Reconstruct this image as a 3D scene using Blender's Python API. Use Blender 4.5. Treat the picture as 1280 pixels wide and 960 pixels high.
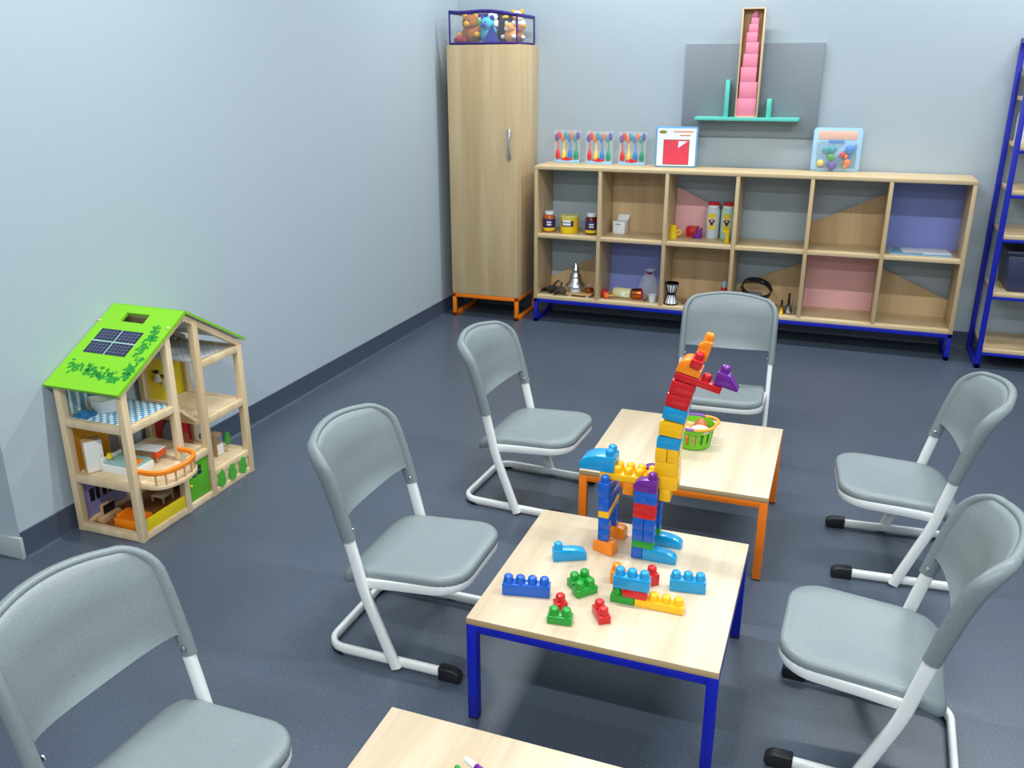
import bpy, bmesh, math, random
from mathutils import Vector, Matrix
random.seed(7)
for o in list(bpy.data.objects): bpy.data.objects.remove(o)
scene = bpy.context.scene
COL = scene.collection
PI = math.pi

# ------------------------------------------------------------------ camera
CF, CYAW, CPITCH, CROLL = 1098.133, 0.35650, 0.34190, -0.0019
CLOC = Vector((2.541, -5.8012, 1.6))
cd = bpy.data.cameras.new('camera'); cam = bpy.data.objects.new('camera', cd); COL.objects.link(cam)
fw = Vector((-math.sin(CYAW)*math.cos(CPITCH), math.cos(CYAW)*math.cos(CPITCH), -math.sin(CPITCH)))
rt = Vector((math.cos(CYAW), math.sin(CYAW), 0)); up = rt.cross(fw)
r2 = rt*math.cos(CROLL) + up*math.sin(CROLL); u2 = up*math.cos(CROLL) - rt*math.sin(CROLL)
m = Matrix((r2, u2, -fw)).transposed().to_4x4(); m.translation = CLOC
cam.matrix_world = m
cd.sensor_width = 36; cd.lens = 36*CF/1280; cd.clip_start = .05; cd.clip_end = 60
scene.camera = cam

# ------------------------------------------------------------------ world, exposure
w = bpy.data.worlds.new('world'); scene.world = w; w.use_nodes = True
w.node_tree.nodes['Background'].inputs[0].default_value = (.75, .85, 1, 1)
w.node_tree.nodes['Background'].inputs[1].default_value = .05
vs = scene.view_settings
vs.view_transform = 'Standard'; vs.look = 'None'; vs.gamma = 1; vs.use_curve_mapping = False
vs.exposure = 0.0
LIGHT_W = 62.0            # watts of one ceiling tube
FIRST_ROW = .78           # the row next to the back wall is dimmer
LIGHT_C = (.95, .985, 1.0)
TUBE_ROWS = (-.65, -3.4, -6.1, -8.8)
TUBE_X = (1.25, 3.65)
CEIL = 3.3

# ------------------------------------------------------------------ materials
MAT = {}
def lin(c):
    c = c/255
    return c/12.92 if c <= .04045 else ((c+.055)/1.055)**2.4
def rgb(r, g, b): return (lin(r), lin(g), lin(b), 1)
def base(name):
    m = bpy.data.materials.new(name); m.use_nodes = True
    nt = m.node_tree; return m, nt, nt.nodes['Principled BSDF']
def plain(name, col, rough=.45, metal=0, spec=.5, bump=0, bscale=300, var=.06, vscale=6, trans=0, alpha=1, coat=0, emit=None):
    """one colour with a faint noise variation and optional fine relief"""
    m, nt, p = base(name)
    tc = nt.nodes.new('ShaderNodeTexCoord')
    n = nt.nodes.new('ShaderNodeTexNoise'); n.inputs['Scale'].default_value = vscale; n.inputs['Detail'].default_value = 3
    nt.links.new(tc.outputs['Object'], n.inputs['Vector'])
    mx = nt.nodes.new('ShaderNodeMix'); mx.data_type = 'RGBA'
    mx.inputs['A'].default_value = tuple(min(1, c*(1-var)) for c in col[:3])+(1,)
    mx.inputs['B'].default_value = tuple(min(1, c*(1+var)) for c in col[:3])+(1,)
    nt.links.new(n.outputs['Fac'], mx.inputs['Factor']); nt.links.new(mx.outputs['Result'], p.inputs['Base Color'])
    p.inputs['Roughness'].default_value = rough; p.inputs['Metallic'].default_value = metal
    p.inputs['Specular IOR Level'].default_value = spec; p.inputs['Coat Weight'].default_value = coat
    p.inputs['Transmission Weight'].default_value = trans; p.inputs['Alpha'].default_value = alpha
    if bump:
        b = nt.nodes.new('ShaderNodeTexNoise'); b.inputs['Scale'].default_value = bscale
        nt.links.new(tc.outputs['Object'], b.inputs['Vector'])
        bn = nt.nodes.new('ShaderNodeBump'); bn.inputs['Strength'].default_value = bump; bn.inputs['Distance'].default_value = .002
        nt.links.new(b.outputs['Fac'], bn.inputs['Height']); nt.links.new(bn.outputs['Normal'], p.inputs['Normal'])
    if emit:
        p.inputs['Emission Color'].default_value = col; p.inputs['Emission Strength'].default_value = emit
    MAT[name] = m; return m
def speckle(name, col, dark, light, scale, rough, bump=0, big=None, spec=.5, amt=(.30, .72)):
    """flecked plastic or vinyl: fine dark and light grains over a base colour"""
    m, nt, p = base(name)
    tc = nt.nodes.new('ShaderNodeTexCoord')
    n = nt.nodes.new('ShaderNodeTexNoise'); n.inputs['Scale'].default_value = scale; n.inputs['Detail'].default_value = 2
    nt.links.new(tc.outputs['Object'], n.inputs['Vector'])
    r = nt.nodes.new('ShaderNodeValToRGB'); e = r.color_ramp.elements
    e[0].position = amt[0]; e[0].color = dark; e[1].position = amt[1]; e[1].color = light
    a = r.color_ramp.elements.new(amt[0]+.13); a.color = col
    a = r.color_ramp.elements.new(amt[1]-.13); a.color = col
    nt.links.new(n.outputs['Fac'], r.inputs['Fac'])
    out = r.outputs['Color']
    if big:
        n2 = nt.nodes.new('ShaderNodeTexNoise'); n2.inputs['Scale'].default_value = big; n2.inputs['Detail'].default_value = 4
        nt.links.new(tc.outputs['Object'], n2.inputs['Vector'])
        mr = nt.nodes.new('ShaderNodeMapRange'); mr.inputs['To Min'].default_value = .9; mr.inputs['To Max'].default_value = 1.1
        nt.links.new(n2.outputs['Fac'], mr.inputs['Value'])
        mx = nt.nodes.new('ShaderNodeMix'); mx.data_type = 'RGBA'; mx.blend_type = 'MULTIPLY'; mx.inputs['Factor'].default_value = 1
        nt.links.new(out, mx.inputs['A']); nt.links.new(mr.outputs['Result'], mx.inputs['B']); out = mx.outputs['Result']
    nt.links.new(out, p.inputs['Base Color'])
    p.inputs['Roughness'].default_value = rough; p.inputs['Specular IOR Level'].default_value = spec
    if bump:
        bn = nt.nodes.new('ShaderNodeBump'); bn.inputs['Strength'].default_value = bump; bn.inputs['Distance'].default_value = .001
        nt.links.new(n.outputs['Fac'], bn.inputs['Height']); nt.links.new(bn.outputs['Normal'], p.inputs['Normal'])
    MAT[name] = m; return m
def wood(name, c1, c2, axis, rough=.42, scale=1.0, plank=0.0):
    """melamine oak: soft streaks that run along one axis"""
    m, nt, p = base(name)
    tc = nt.nodes.new('ShaderNodeTexCoord')
    mp = nt.nodes.new('ShaderNodeMapping')
    s = [9*scale]*3; s['xyz'.index(axis)] = .55*scale
    mp.inputs['Scale'].default_value = s
    nt.links.new(tc.outputs['Object'], mp.inputs['Vector'])
    n = nt.nodes.new('ShaderNodeTexNoise'); n.inputs['Scale'].default_value = 1.0; n.inputs['Detail'].default_value = 5; n.inputs['Roughness'].default_value = .6
    n.inputs['Distortion'].default_value = .4
    nt.links.new(mp.outputs['Vector'], n.inputs['Vector'])
    r = nt.nodes.new('ShaderNodeValToRGB'); e = r.color_ramp.elements
    e[0].position = .32; e[0].color = c2; e[1].position = .68; e[1].color = c1
    nt.links.new(n.outputs['Fac'], r.inputs['Fac'])
    mp2 = nt.nodes.new('ShaderNodeMapping'); s2 = [90*scale]*3; s2['xyz'.index(axis)] = 3*scale
    mp2.inputs['Scale'].default_value = s2
    nt.links.new(tc.outputs['Object'], mp2.inputs['Vector'])
    n2 = nt.nodes.new('ShaderNodeTexNoise'); n2.inputs['Scale'].default_value = 1.0; n2.inputs['Detail'].default_value = 3
    nt.links.new(mp2.outputs['Vector'], n2.inputs['Vector'])
    mr = nt.nodes.new('ShaderNodeMapRange'); mr.inputs['To Min'].default_value = .93; mr.inputs['To Max'].default_value = 1.07
    nt.links.new(n2.outputs['Fac'], mr.inputs['Value'])
    mx = nt.nodes.new('ShaderNodeMix'); mx.data_type = 'RGBA'; mx.blend_type = 'MULTIPLY'; mx.inputs['Factor'].default_value = 1
    nt.links.new(r.outputs['Color'], mx.inputs['A']); nt.links.new(mr.outputs['Result'], mx.inputs['B'])
    nt.links.new(mx.outputs['Result'], p.inputs['Base Color'])
    p.inputs['Roughness'].default_value = rough
    MAT[name] = m; return m
def checker(name, c1, c2, scale, rough=.5):
    m, nt, p = base(name)
    tc = nt.nodes.new('ShaderNodeTexCoord'); ck = nt.nodes.new('ShaderNodeTexChecker')
    ck.inputs['Scale'].default_value = scale; ck.inputs['Color1'].default_value = c1; ck.inputs['Color2'].default_value = c2
    mp = nt.nodes.new('ShaderNodeMapping'); mp.inputs['Location'].default_value = (.013, .007, .0137)
    nt.links.new(tc.outputs['Object'], mp.inputs['Vector'])
    nt.links.new(mp.outputs['Vector'], ck.inputs['Vector']); nt.links.new(ck.outputs['Color'], p.inputs['Base Color'])
    p.inputs['Roughness'].default_value = rough; MAT[name] = m; return m

plain('wall', rgb(168, 181, 189), .75, bump=.15, bscale=160, var=.03, vscale=40, spec=.3)
plain('ceiling', rgb(168, 172, 175), .9, var=.02)
speckle('floor', rgb(71, 81, 95), rgb(50, 58, 71), rgb(132, 143, 156), 240, .33, big=3, spec=.5, amt=(.27, .75))
speckle('skirting_vinyl', rgb(62, 72, 88), rgb(50, 58, 72), rgb(84, 94, 108), 330, .45)
plain('skirting_grey', rgb(165, 172, 176), .6, var=.04)
speckle('chair_grey', rgb(125, 136, 138), rgb(105, 115, 118), rgb(135, 146, 147), 420, .42, bump=.15)
speckle('chair_back', rgb(119, 130, 132), rgb(99, 110, 113), rgb(129, 139, 141), 420, .42, bump=.15)
plain('white_metal', rgb(226, 229, 226), .35, var=.02, spec=.5)
plain('black_rubber', rgb(20, 22, 27), .5, var=.1)
plain('blue_metal', rgb(6, 26, 168), .38, var=.05)
plain('orange_metal', rgb(238, 122, 14), .4, var=.05)
plain('steel', rgb(200, 200, 200), .25, metal=1, var=.05)
wood('oak_top', rgb(214, 199, 172), rgb(184, 164, 134), 'y', .38)
wood('oak_edge', rgb(190, 164, 120), rgb(172, 146, 104), 'x', .5)
wood('oak_v', rgb(206, 182, 142), rgb(184, 157, 114), 'z', .45)
wood('oak_h', rgb(216, 194, 154), rgb(194, 168, 126), 'x', .45)
wood('oak_back', rgb(206, 178, 136), rgb(184, 154, 112), 'z', .5)
plain('pink_panel', rgb(232, 178, 176), .55, var=.03)
plain('blue_panel', rgb(128, 140, 205), .5, var=.03)
plain('board_grey', rgb(126, 135, 142), .7, bump=.2, bscale=220, var=.04)
plain('teal_wood', rgb(96, 201, 186), .5, var=.06, vscale=30)
plain('pink_cube', rgb(243, 140, 165), .45, var=.03)
wood('pine', rgb(228, 206, 170), rgb(206, 180, 138), 'z', .5, 2)
wood('pine_tray', rgb(206, 170, 124), rgb(180, 140, 94), 'z', .5, 2)
for n, c in dict(red=(205, 22, 30), blue=(4, 90, 192), sky=(8, 150, 206), green=(22, 152, 46), yellow=(252, 190, 8), orange=(250, 140, 14), purple=(106, 26, 140)).items():
    plain('brick_'+n, rgb(*c), .25, var=.04, coat=.25)
plain('roof_green', rgb(124, 196, 24), .45, var=.04)
plain('leaf_green', rgb(30, 140, 40), .5, var=.15)
plain('bush_green', rgb(70, 165, 50), .5, var=.2, vscale=60)
plain('door_green', rgb(86, 172, 32), .45)
plain('navy', rgb(26, 30, 62), .3)
plain('panel_line', rgb(150, 190, 180), .4)
plain('toy_yellow', rgb(225, 200, 10), .45)
plain('toy_orange', rgb(240, 130, 15), .45)
plain('toy_red', rgb(190, 26, 30), .45)
plain('toy_purple', rgb(150, 142, 190), .5)
plain('toy_grey', rgb(130, 134, 138), .5)
plain('toy_brown', rgb(140, 86, 44), .5)
plain('white_paint', rgb(235, 236, 232), .4, var=.02)
plain('blue_cloth', rgb(36, 110, 160), .8)
plain('sky_paint', rgb(120, 170, 190), .5)
plain('toy_black', rgb(24, 24, 30), .4)
checker('bath_check', rgb(60, 150, 200), rgb(232, 240, 244), 62)
checker('attic_grid', rgb(214, 222, 232), rgb(240, 243, 248), 70)
wood('toy_floor', rgb(150, 96, 54), rgb(116, 70, 38), 'y', .45, 3)

# ------------------------------------------------------------------ mesh building
class B:
    def __init__(self): self.bm = bmesh.new()
    def box(self, x0, x1, y0, y1, z0, z1, bev=0, M=None):
        vs = [self.bm.verts.new(v) for v in ((x0,y0,z0),(x1,y0,z0),(x1,y1,z0),(x0,y1,z0),(x0,y0,z1),(x1,y0,z1),(x1,y1,z1),(x0,y1,z1))]
        fs = [self.bm.faces.new([vs[i] for i in f]) for f in ((3,2,1,0),(4,5,6,7),(0,1,5,4),(1,2,6,5),(2,3,7,6),(3,0,4,7))]
        if M: bmesh.ops.transform(self.bm, matrix=M, verts=vs)
        if bev:
            ed = list({e for f in fs for e in f.edges})
            bmesh.ops.bevel(self.bm, geom=ed, offset=bev, segments=2, profile=.5, affect='EDGES')
        return self
    def tube(self, pts, rx, ry=None, n=10, side=(1,0,0), power=2.0, cap=True):
        """sweep an oval along points; rx is its half-size along 'side', ry across; each may be a list"""
        ry = rx if ry is None else ry
        P = [Vector(p) for p in pts]; N = len(P); S = Vector(side)
        fixed = S
        rings = []
        for i in range(N):
            t = (P[min(i+1, N-1)]-P[max(i-1, 0)]).normalized()
            a = fixed - t*fixed.dot(t)
            if a.length < .2: a = Vector((0,0,1)).cross(t)
            a.normalize()
            if rings and a.dot(prev) < 0 and abs(a.dot(prev)) > .3 and side == (1,0,0): pass
            prev = a
            b = t.cross(a)
            x = rx[i] if isinstance(rx, (list, tuple)) else rx; y = ry[i] if isinstance(ry, (list, tuple)) else ry
            ring = []
            for k in range(n):
                th = 2*PI*k/n; c, s = math.cos(th), math.sin(th)
                c = math.copysign(abs(c)**(2/power), c); s = math.copysign(abs(s)**(2/power), s)
                ring.append(self.bm.verts.new(P[i]+a*c*x+b*s*y))
            rings.append(ring)
        for i in range(N-1):
            for k in range(n):
                self.bm.faces.new((rings[i][k], rings[i][(k+1) % n], rings[i+1][(k+1) % n], rings[i+1][k]))
        if cap:
            self.bm.faces.new(rings[0][::-1]); self.bm.faces.new(rings[-1])
        return self
    def lathe(self, prof, c=(0,0,0), n=20, M=None):
        rings = []; C = Vector(c); M = M or Matrix()
        for r, z in prof:
            if r < 1e-6: rings.append([self.bm.verts.new(M @ (C+Vector((0,0,z))))])
            else: rings.append([self.bm.verts.new(M @ (C+Vector((r*math.cos(2*PI*k/n), r*math.sin(2*PI*k/n), z)))) for k in range(n)])
        for a, b in zip(rings, rings[1:]):
            for k in range(n):
                k2 = (k+1) % n
                if len(a) == 1 and len(b) == 1: continue
                if len(a) == 1: self.bm.faces.new((a[0], b[k2], b[k]))
                elif len(b) == 1: self.bm.faces.new((a[k], a[k2], b[0]))
                else: self.bm.faces.new((a[k], a[k2], b[k2], b[k]))
        if prof[0] != prof[-1]:
            if len(rings[0]) > 1: self.bm.faces.new(rings[0][::-1])
            if len(rings[-1]) > 1: self.bm.faces.new(rings[-1])
        return self
    def ball(self, c, r, n=14, M=None):
        r = r if isinstance(r, (tuple, list)) else (r, r, r)
        S = Matrix.Translation(Vector(c)) @ (M or Matrix()) @ Matrix.Diagonal((*r, 1))
        h = max(4, n//2)
        return self.lathe([(math.sin(PI*i/h), -math.cos(PI*i/h)) for i in range(h+1)], n=n, M=S)
    def prism(self, poly, axis, lo, hi, bev=0):
        """extrude a 2-D outline along an axis ('x': poly is y,z; 'y': poly is x,z; 'z': poly is x,y)"""
        f = {'x': lambda a, b, t: (t, a, b), 'y': lambda a, b, t: (a, t, b), 'z': lambda a, b, t: (a, b, t)}[axis]
        A = [self.bm.verts.new(f(a, b, lo)) for a, b in poly]; C = [self.bm.verts.new(f(a, b, hi)) for a, b in poly]
        n = len(poly); fs = [self.bm.faces.new(A), self.bm.faces.new(C[::-1])]
        for k in range(n): fs.append(self.bm.faces.new((A[(k+1) % n], A[k], C[k], C[(k+1) % n])))
        if bev:
            bmesh.ops.recalc_face_normals(self.bm, faces=fs)
            bmesh.ops.bevel(self.bm, geom=list({e for q in fs for e in q.edges}), offset=bev, segments=2, profile=.5, affect='EDGES')
        return self
    def grid(self, rows):
        V = [[self.bm.verts.new(p) for p in r] for r in rows]
        for a, b in zip(V, V[1:]):
            for k in range(len(a)-1): self.bm.faces.new((a[k], a[k+1], b[k+1], b[k]))
        return self
    def mesh(self, name, mat, ang=35):
        bmesh.ops.recalc_face_normals(self.bm, faces=self.bm.faces)
        me = bpy.data.meshes.new(name); self.bm.to_mesh(me); self.bm.free()
        me.materials.append(MAT[mat] if isinstance(mat, str) else mat)
        for p in me.polygons: p.use_smooth = True
        me.set_sharp_from_angle(angle=math.radians(ang))
        return me
    def build(self, name, mat, parent=None, ang=35, loc=None, rot=None):
        o = bpy.data.objects.new(name, self.mesh(name, mat, ang)); COL.objects.link(o)
        if parent: o.parent = parent
        if loc: o.location = loc
        if rot: o.rotation_euler = rot
        return o
def thing(name, label, cat, loc=(0,0,0), rotz=0, group=None):
    o = bpy.data.objects.new(name, None); COL.objects.link(o); o.empty_display_size = .05
    o.location = loc; o.rotation_euler = (0, 0, rotz)
    return tag(o, label, cat, group)
def tag(o, label, cat, group=None):
    o['label'] = label; o['category'] = cat
    if group: o['group'] = group
    return o
def struct(o):
    o['kind'] = 'structure'; return o
def copy_tree(o, parent=None):
    c = o.copy(); COL.objects.link(c); c.parent = parent
    for ch in list(o.children): copy_tree(ch, c)
    return c
def rr(x0, x1, y0, y1, r, n=6):
    """rounded rectangle outline"""
    out = []
    for cx, cy, a in ((x1-r, y0+r, -PI/2), (x1-r, y1-r, 0), (x0+r, y1-r, PI/2), (x0+r, y0+r, PI)):
        for k in range(n+1):
            t = a+PI/2*k/n; out.append((cx+r*math.cos(t), cy+r*math.sin(t)))
    return out

# ------------------------------------------------------------------ the room
RX, RY = 5.2, -10.0
struct(B().box(-3, RX, RY, .15, -.1, 0).build('floor', 'floor'))
struct(B().box(-3, RX, RY, .15, CEIL, CEIL+.1).build('ceiling', 'ceiling'))
struct(B().box(-.15, RX, 0, .15, 0, CEIL).build('wall_back', 'wall'))
struct(B().box(-.15, 0, -3.872, 0, 0, CEIL).build('wall_left', 'wall'))
struct(B().box(-3, -.15, -3.872, -3.722, 0, CEIL).build('wall_recess', 'wall'))
struct(B().box(-3.1, -3, RY, -3.722, 0, CEIL).build('wall_far_left', 'wall'))
struct(B().box(RX, RX+.1, RY, .15, 0, CEIL).build('wall_right', 'wall'))
struct(B().box(-3.1, RX+.1, RY-.1, RY, 0, CEIL).build('wall_behind', 'wall'))
struct(B().prism([(0,0),(.022,0),(.012,.006),(.009,.018),(.008,.097),(0,.097)], 'y', -3.872, 0).build('baseboard_left', 'skirting_vinyl'))
struct(B().prism([(0,0),(-.022,0),(-.012,.006),(-.009,.018),(-.008,.097),(0,.097)], 'x', .008, RX).build('baseboard_back', 'skirting_vinyl'))
struct(B().box(-3, .012, -3.886, -3.872, 0, .082, .002).build('baseboard_recess', 'skirting_grey'))

def ceiling_lights():
    first = None
    for y in TUBE_ROWS:
        for x in TUBE_X:
            if first is None:
                t = thing('ceiling_light', 'long white ceiling tube light running parallel to the back wall', 'light', (x, y, CEIL), 0, 'ceiling tube lights')
                B().box(-.78, .78, -.07, .07, -.05, -.0005, .004).build('housing', 'white_paint', t)
                B().box(-.75, .75, -.05, .05, -.058, -.05, .002).build('diffuser', plain('lamp_glow', (1, 1, 1, 1), .5, emit=3), t)
                ld = bpy.data.lights.new('tube', 'AREA'); ld.shape = 'RECTANGLE'; ld.size = 1.5; ld.size_y = .09
                ld.energy = LIGHT_W; ld.color = LIGHT_C
                ld2 = ld.copy(); ld.energy = LIGHT_W*FIRST_ROW
                lo = bpy.data.objects.new('tube', ld); COL.objects.link(lo); lo.parent = t; lo.location = (0, 0, -.062)
                first = t
            else:
                t = copy_tree(first); t.location = (x, y, CEIL)
                if y != TUBE_ROWS[0]:
                    for c in t.children:
                        if c.type == 'LIGHT': c.data = ld2
ceiling_lights()

# ------------------------------------------------------------------ cupboard
def cupboard():
    x0, x1, yf, zb, zt = .088, .567, -.388, .16, 1.758
    t = thing('cupboard', 'tall narrow oak cupboard on orange metal legs in the room corner', 'cupboard', ((x0+x1)/2, yf/2, 0))
    hw = (x1-x0)/2; d = -yf/2
    B().box(-hw, hw, -d+.02, d-.004, zb, zt, .002).build('body', 'oak_v', t)
    dr = B().box(-hw+.001, hw-.001, -d, -d+.018, zb+.002, zt-.002, .0015).build('door', 'oak_v', t)
    hx = .512-(x0+x1)/2
    h = B()
    pr = [(0,.009),(.02,.012),(.06,.008),(.095,.006),(.13,.008),(.17,.012),(.19,.009)]
    h.tube([(hx, -d-.014-.012*math.sin(PI*a/.19), 1.066+a) for a, b in pr], [b*1.25 for a, b in pr], .005, n=10)
    h.box(hx-.006, hx+.006, -d-.016, -d, 1.078, 1.09); h.box(hx-.006, hx+.006, -d-.016, -d, 1.232, 1.244)
    h.build('handle', 'steel', dr)
    r = .0125
    for s in (-1, 1):
        f = B(); x = s*(hw-r)
        f.box(x-r, x+r, -d, -d+2*r, 0, zb, .002); f.box(x-r, x+r, d-2*r-.005, d-.005, 0, zb, .002)
        f.box(x-r, x+r, -d, d-.005, 0, 2*r, .002); f.box(x-r, x+r, -d, d-.005, zb-2*r, zb, .002)
        f.build('leg_frame', 'orange_metal', t)
    B().box(-hw, hw, -d, -d+2*r, zb-2*r, zb, .002).build('rail', 'orange_metal', t)
    B().box(-hw, hw, d-2*r-.005, d-.005, zb-2*r, zb, .002).build('rail', 'orange_metal', t)
cupboard()

# ------------------------------------------------------------------ cubby shelf
SX0, SX1, SYF, SZB, SZT = .663, 3.2254, -.3364, .16, 1.0306
CELL = (SX1-SX0-.022)/6
SMID = .592
def cubby():
    t = thing('cubby_shelf', 'long low oak cubby shelf of twelve compartments on blue metal legs', 'shelf', ((SX0+SX1)/2, SYF/2, 0))
    ox, oy = (SX0+SX1)/2, SYF/2
    d = -SYF/2; hw = (SX1-SX0)/2; yb = d-.012
    B().box(-hw, hw, -d, yb, SZT-.022, SZT, .002).build('top_board', 'oak_h', t)
    B().box(-hw+.022, hw-.022, -d, yb, SZB, SZB+.022, .002).build('bottom_board', 'oak_h', t)
    for s in (-1, 1):
        x = s*(hw-.011); B().box(x-.011, x+.011, -d, yb, SZB, SZT-.022, .002).build('side_board', 'oak_v', t)
    for k in range(6):
        a = -hw+.011+CELL*k
        B().box(a+.011, a+CELL-.011, -d+.002, yb, SMID-.022, SMID, .0015).build('shelf_board', 'oak_h', t)
    for k in range(1, 6):
        x = -hw+.011+CELL*k
        B().box(x-.011, x+.011, -d, yb, SZB+.022, SZT-.022, .0015).build('divider', 'oak_v', t)
    zt0, zt1, zb0, zb1 = SMID, SZT-.022, SZB+.022, SMID-.022
    def cellx(k): return -hw+.011+CELL*k+.011, -hw+.011+CELL*(k+1)-.011
    def panel(k, poly, mat, label=None):
        o = B().prism(poly, 'y', yb-.009, yb-.001).build('back_panel', mat, t)
    def full(k, lo, hi, mat):
        a, b = cellx(k); panel(k, [(a,lo),(b,lo),(b,hi),(a,hi)], mat)
    full(1, zt0, zt1, 'oak_back'); full(5, zt0, zt1, 'blue_panel')
    a, b = cellx(2); panel(2, [(a,zt0),(b,zt0),(b,.715),(a,.897)], 'pink_panel')
    a, b = cellx(4); panel(4, [(a,zt0),(b,zt0),(b,.905),(a,.713)], 'oak_back')
    a, b = cellx(0); panel(0, [(a,zb0),(b,zb0),(b,.45),(a,.245)], 'oak_back')
    full(1, zb0, zb1, 'blue_panel'); full(2, zb0, zb1, 'oak_back')
    a, b = cellx(3); panel(3, [(a,zb0),(b,zb0),(b,.462),(a,.285)], 'oak_back')
    full(4, zb0, zb1, 'pink_panel')
    a, b = cellx(5); panel(5, [(a,zb0),(b,zb0),(b,.289),(a,.465)], 'oak_back')
    r = .0125
    for s in (-1, 1):
        f = B(); x = s*(hw-r)
        f.box(x-r, x+r, -d, -d+2*r, 0, SZB, .002); f.box(x-r, x+r, yb-2*r, yb, 0, SZB, .002)
        f.box(x-r, x+r, -d, yb, 0, 2*r, .002); f.box(x-r, x+r, -d, yb, SZB-2*r, SZB, .002)
        f.build('leg_frame', 'blue_metal', t)
    for y in (-d, yb-2*r): B().box(-hw, hw, y, y+2*r, SZB-2*r, SZB, .002).build('rail', 'blue_metal', t)
cubby()

# ------------------------------------------------------------------ tall blue-framed shelf at the right
def tall_shelf():
    X0, X1, YF, YB, H = 3.352, 4.25, -.425, -.012, 1.765
    t = thing('tall_shelf', 'tall open shelf with blue metal frame and oak boards against the back wall', 'shelf', ((X0+X1)/2, (YF+YB)/2, 0))
    hw = (X1-X0)/2; d = (YB-YF)/2; r = .0135
    for s in (-1, 1):
        x = s*(hw-r); f = B()
        f.box(x-r, x+r, -d, -d+2*r, 0, H, .002); f.box(x-r, x+r, d-2*r, d, 0, H, .002)
        f.box(x-r, x+r, -d, d, 0, 2*r, .002); f.box(x-r, x+r, -d, d, H-2*r, H, .002)
        f.build('side_frame', 'blue_metal', t)
    for z in (.118, .442, .76, .996, 1.228, 1.468, 1.615):
        bd = B().box(-hw+2*r+.001, hw-2*r-.001, -d+.004, d-.004, z-.022, z, .002).build('board', 'oak_h', t)
        B().box(-hw+2*r, hw-2*r, -d+.004, -d+.022, z-.040, z-.0225, .001).build('bracket_rail', 'blue_metal', bd)
    B().box(-hw+2*r, hw-2*r, d-2*r, d, H-2*r, H, .002).build('top_rail', 'blue_metal', t)
    B().box(-hw+2*r, hw-2*r, -d, -d+2*r, H-2*r, H, .002).build('top_rail', 'blue_metal', t)
    b = thing('storage_box', 'dark blue storage box with lid on the tall blue-framed shelf', 'box', (3.62, -.2, .442))
    B().prism([(-.17,0),(.17,0),(.19,.2),(-.19,.2)], 'y', -.17, .17, .008).build('tub', plain('navy_plastic', rgb(48, 54, 88), .35), b)
    B().box(-.2, .2, -.18, .18, .2, .225, .006).build('lid', plain('navy_lid', rgb(34, 38, 64), .4), b)
    B().box(-.176, -.166, -.05, .02, .10, .15, .002).build('sticker', 'white_paint', b)
    f = thing('file_box', 'white upright file box on the upper tall shelf', 'box', (3.45, -.14, 1.228))
    B().prism([(-.12,0),(.12,0),(.12,.12),(.02,.2),(-.12,.2)], 'x', -.05, .05, .002).build('body', 'white_paint', f)
    B().box(-.051, -.0495, -.05, .03, .05, .11).build('paper_label', plain('card', rgb(200, 205, 208), .7), f)
tall_shelf()

# ------------------------------------------------------------------ tables
def table(x0, x1, y0, y1, z, metal, label):
    t = thing('low_table', label, 'table', ((x0+x1)/2, (y0+y1)/2, 0), 0, 'low square oak tables')
    a, b = (x1-x0)/2, (y1-y0)/2; th = .018
    top = B().box(-a, a, -b, b, z-.003, z, .001).build('table_top', 'oak_top', t)
    B().box(-a, a, -b, b, z-th, z-.003, .001).build('edge_band', 'oak_edge', top)
    r = .0135; zr = z-th
    for sx in (-1, 1):
        for sy in (-1, 1):
            x, y = sx*(a-r), sy*(b-r)
            lg = B().box(x-r, x+r, y-r, y+r, .004, zr, .0015).build('leg', metal, t)
            B().box(x-r, x+r, y-r, y+r, 0, .005, .001).build('foot_cap', 'black_rubber', lg)
    for s in (-1, 1):
        B().box(-a+2*r, a-2*r, s*(b-r)-r, s*(b-r)+r, zr-.022, zr, .001).build('rail', metal, t)
        B().box(s*(a-r)-r, s*(a-r)+r, -b+2*r, b-2*r, zr-.022, zr, .001).build('rail', metal, t)
TZ = .3076
table(1.7745, 2.4014, -4.0781, -3.4602, TZ, 'blue_metal', 'low square oak table with blue metal legs carrying toy bricks')
table(1.7963, 2.4282, -3.1403, -2.5212, TZ-.001, 'orange_metal', 'low square oak table with orange metal legs carrying a green basket')
table(1.7545, 2.3814, -5.0545, -4.4355, TZ, 'orange_metal', 'low square oak table with coloured markers lying on it')

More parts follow.
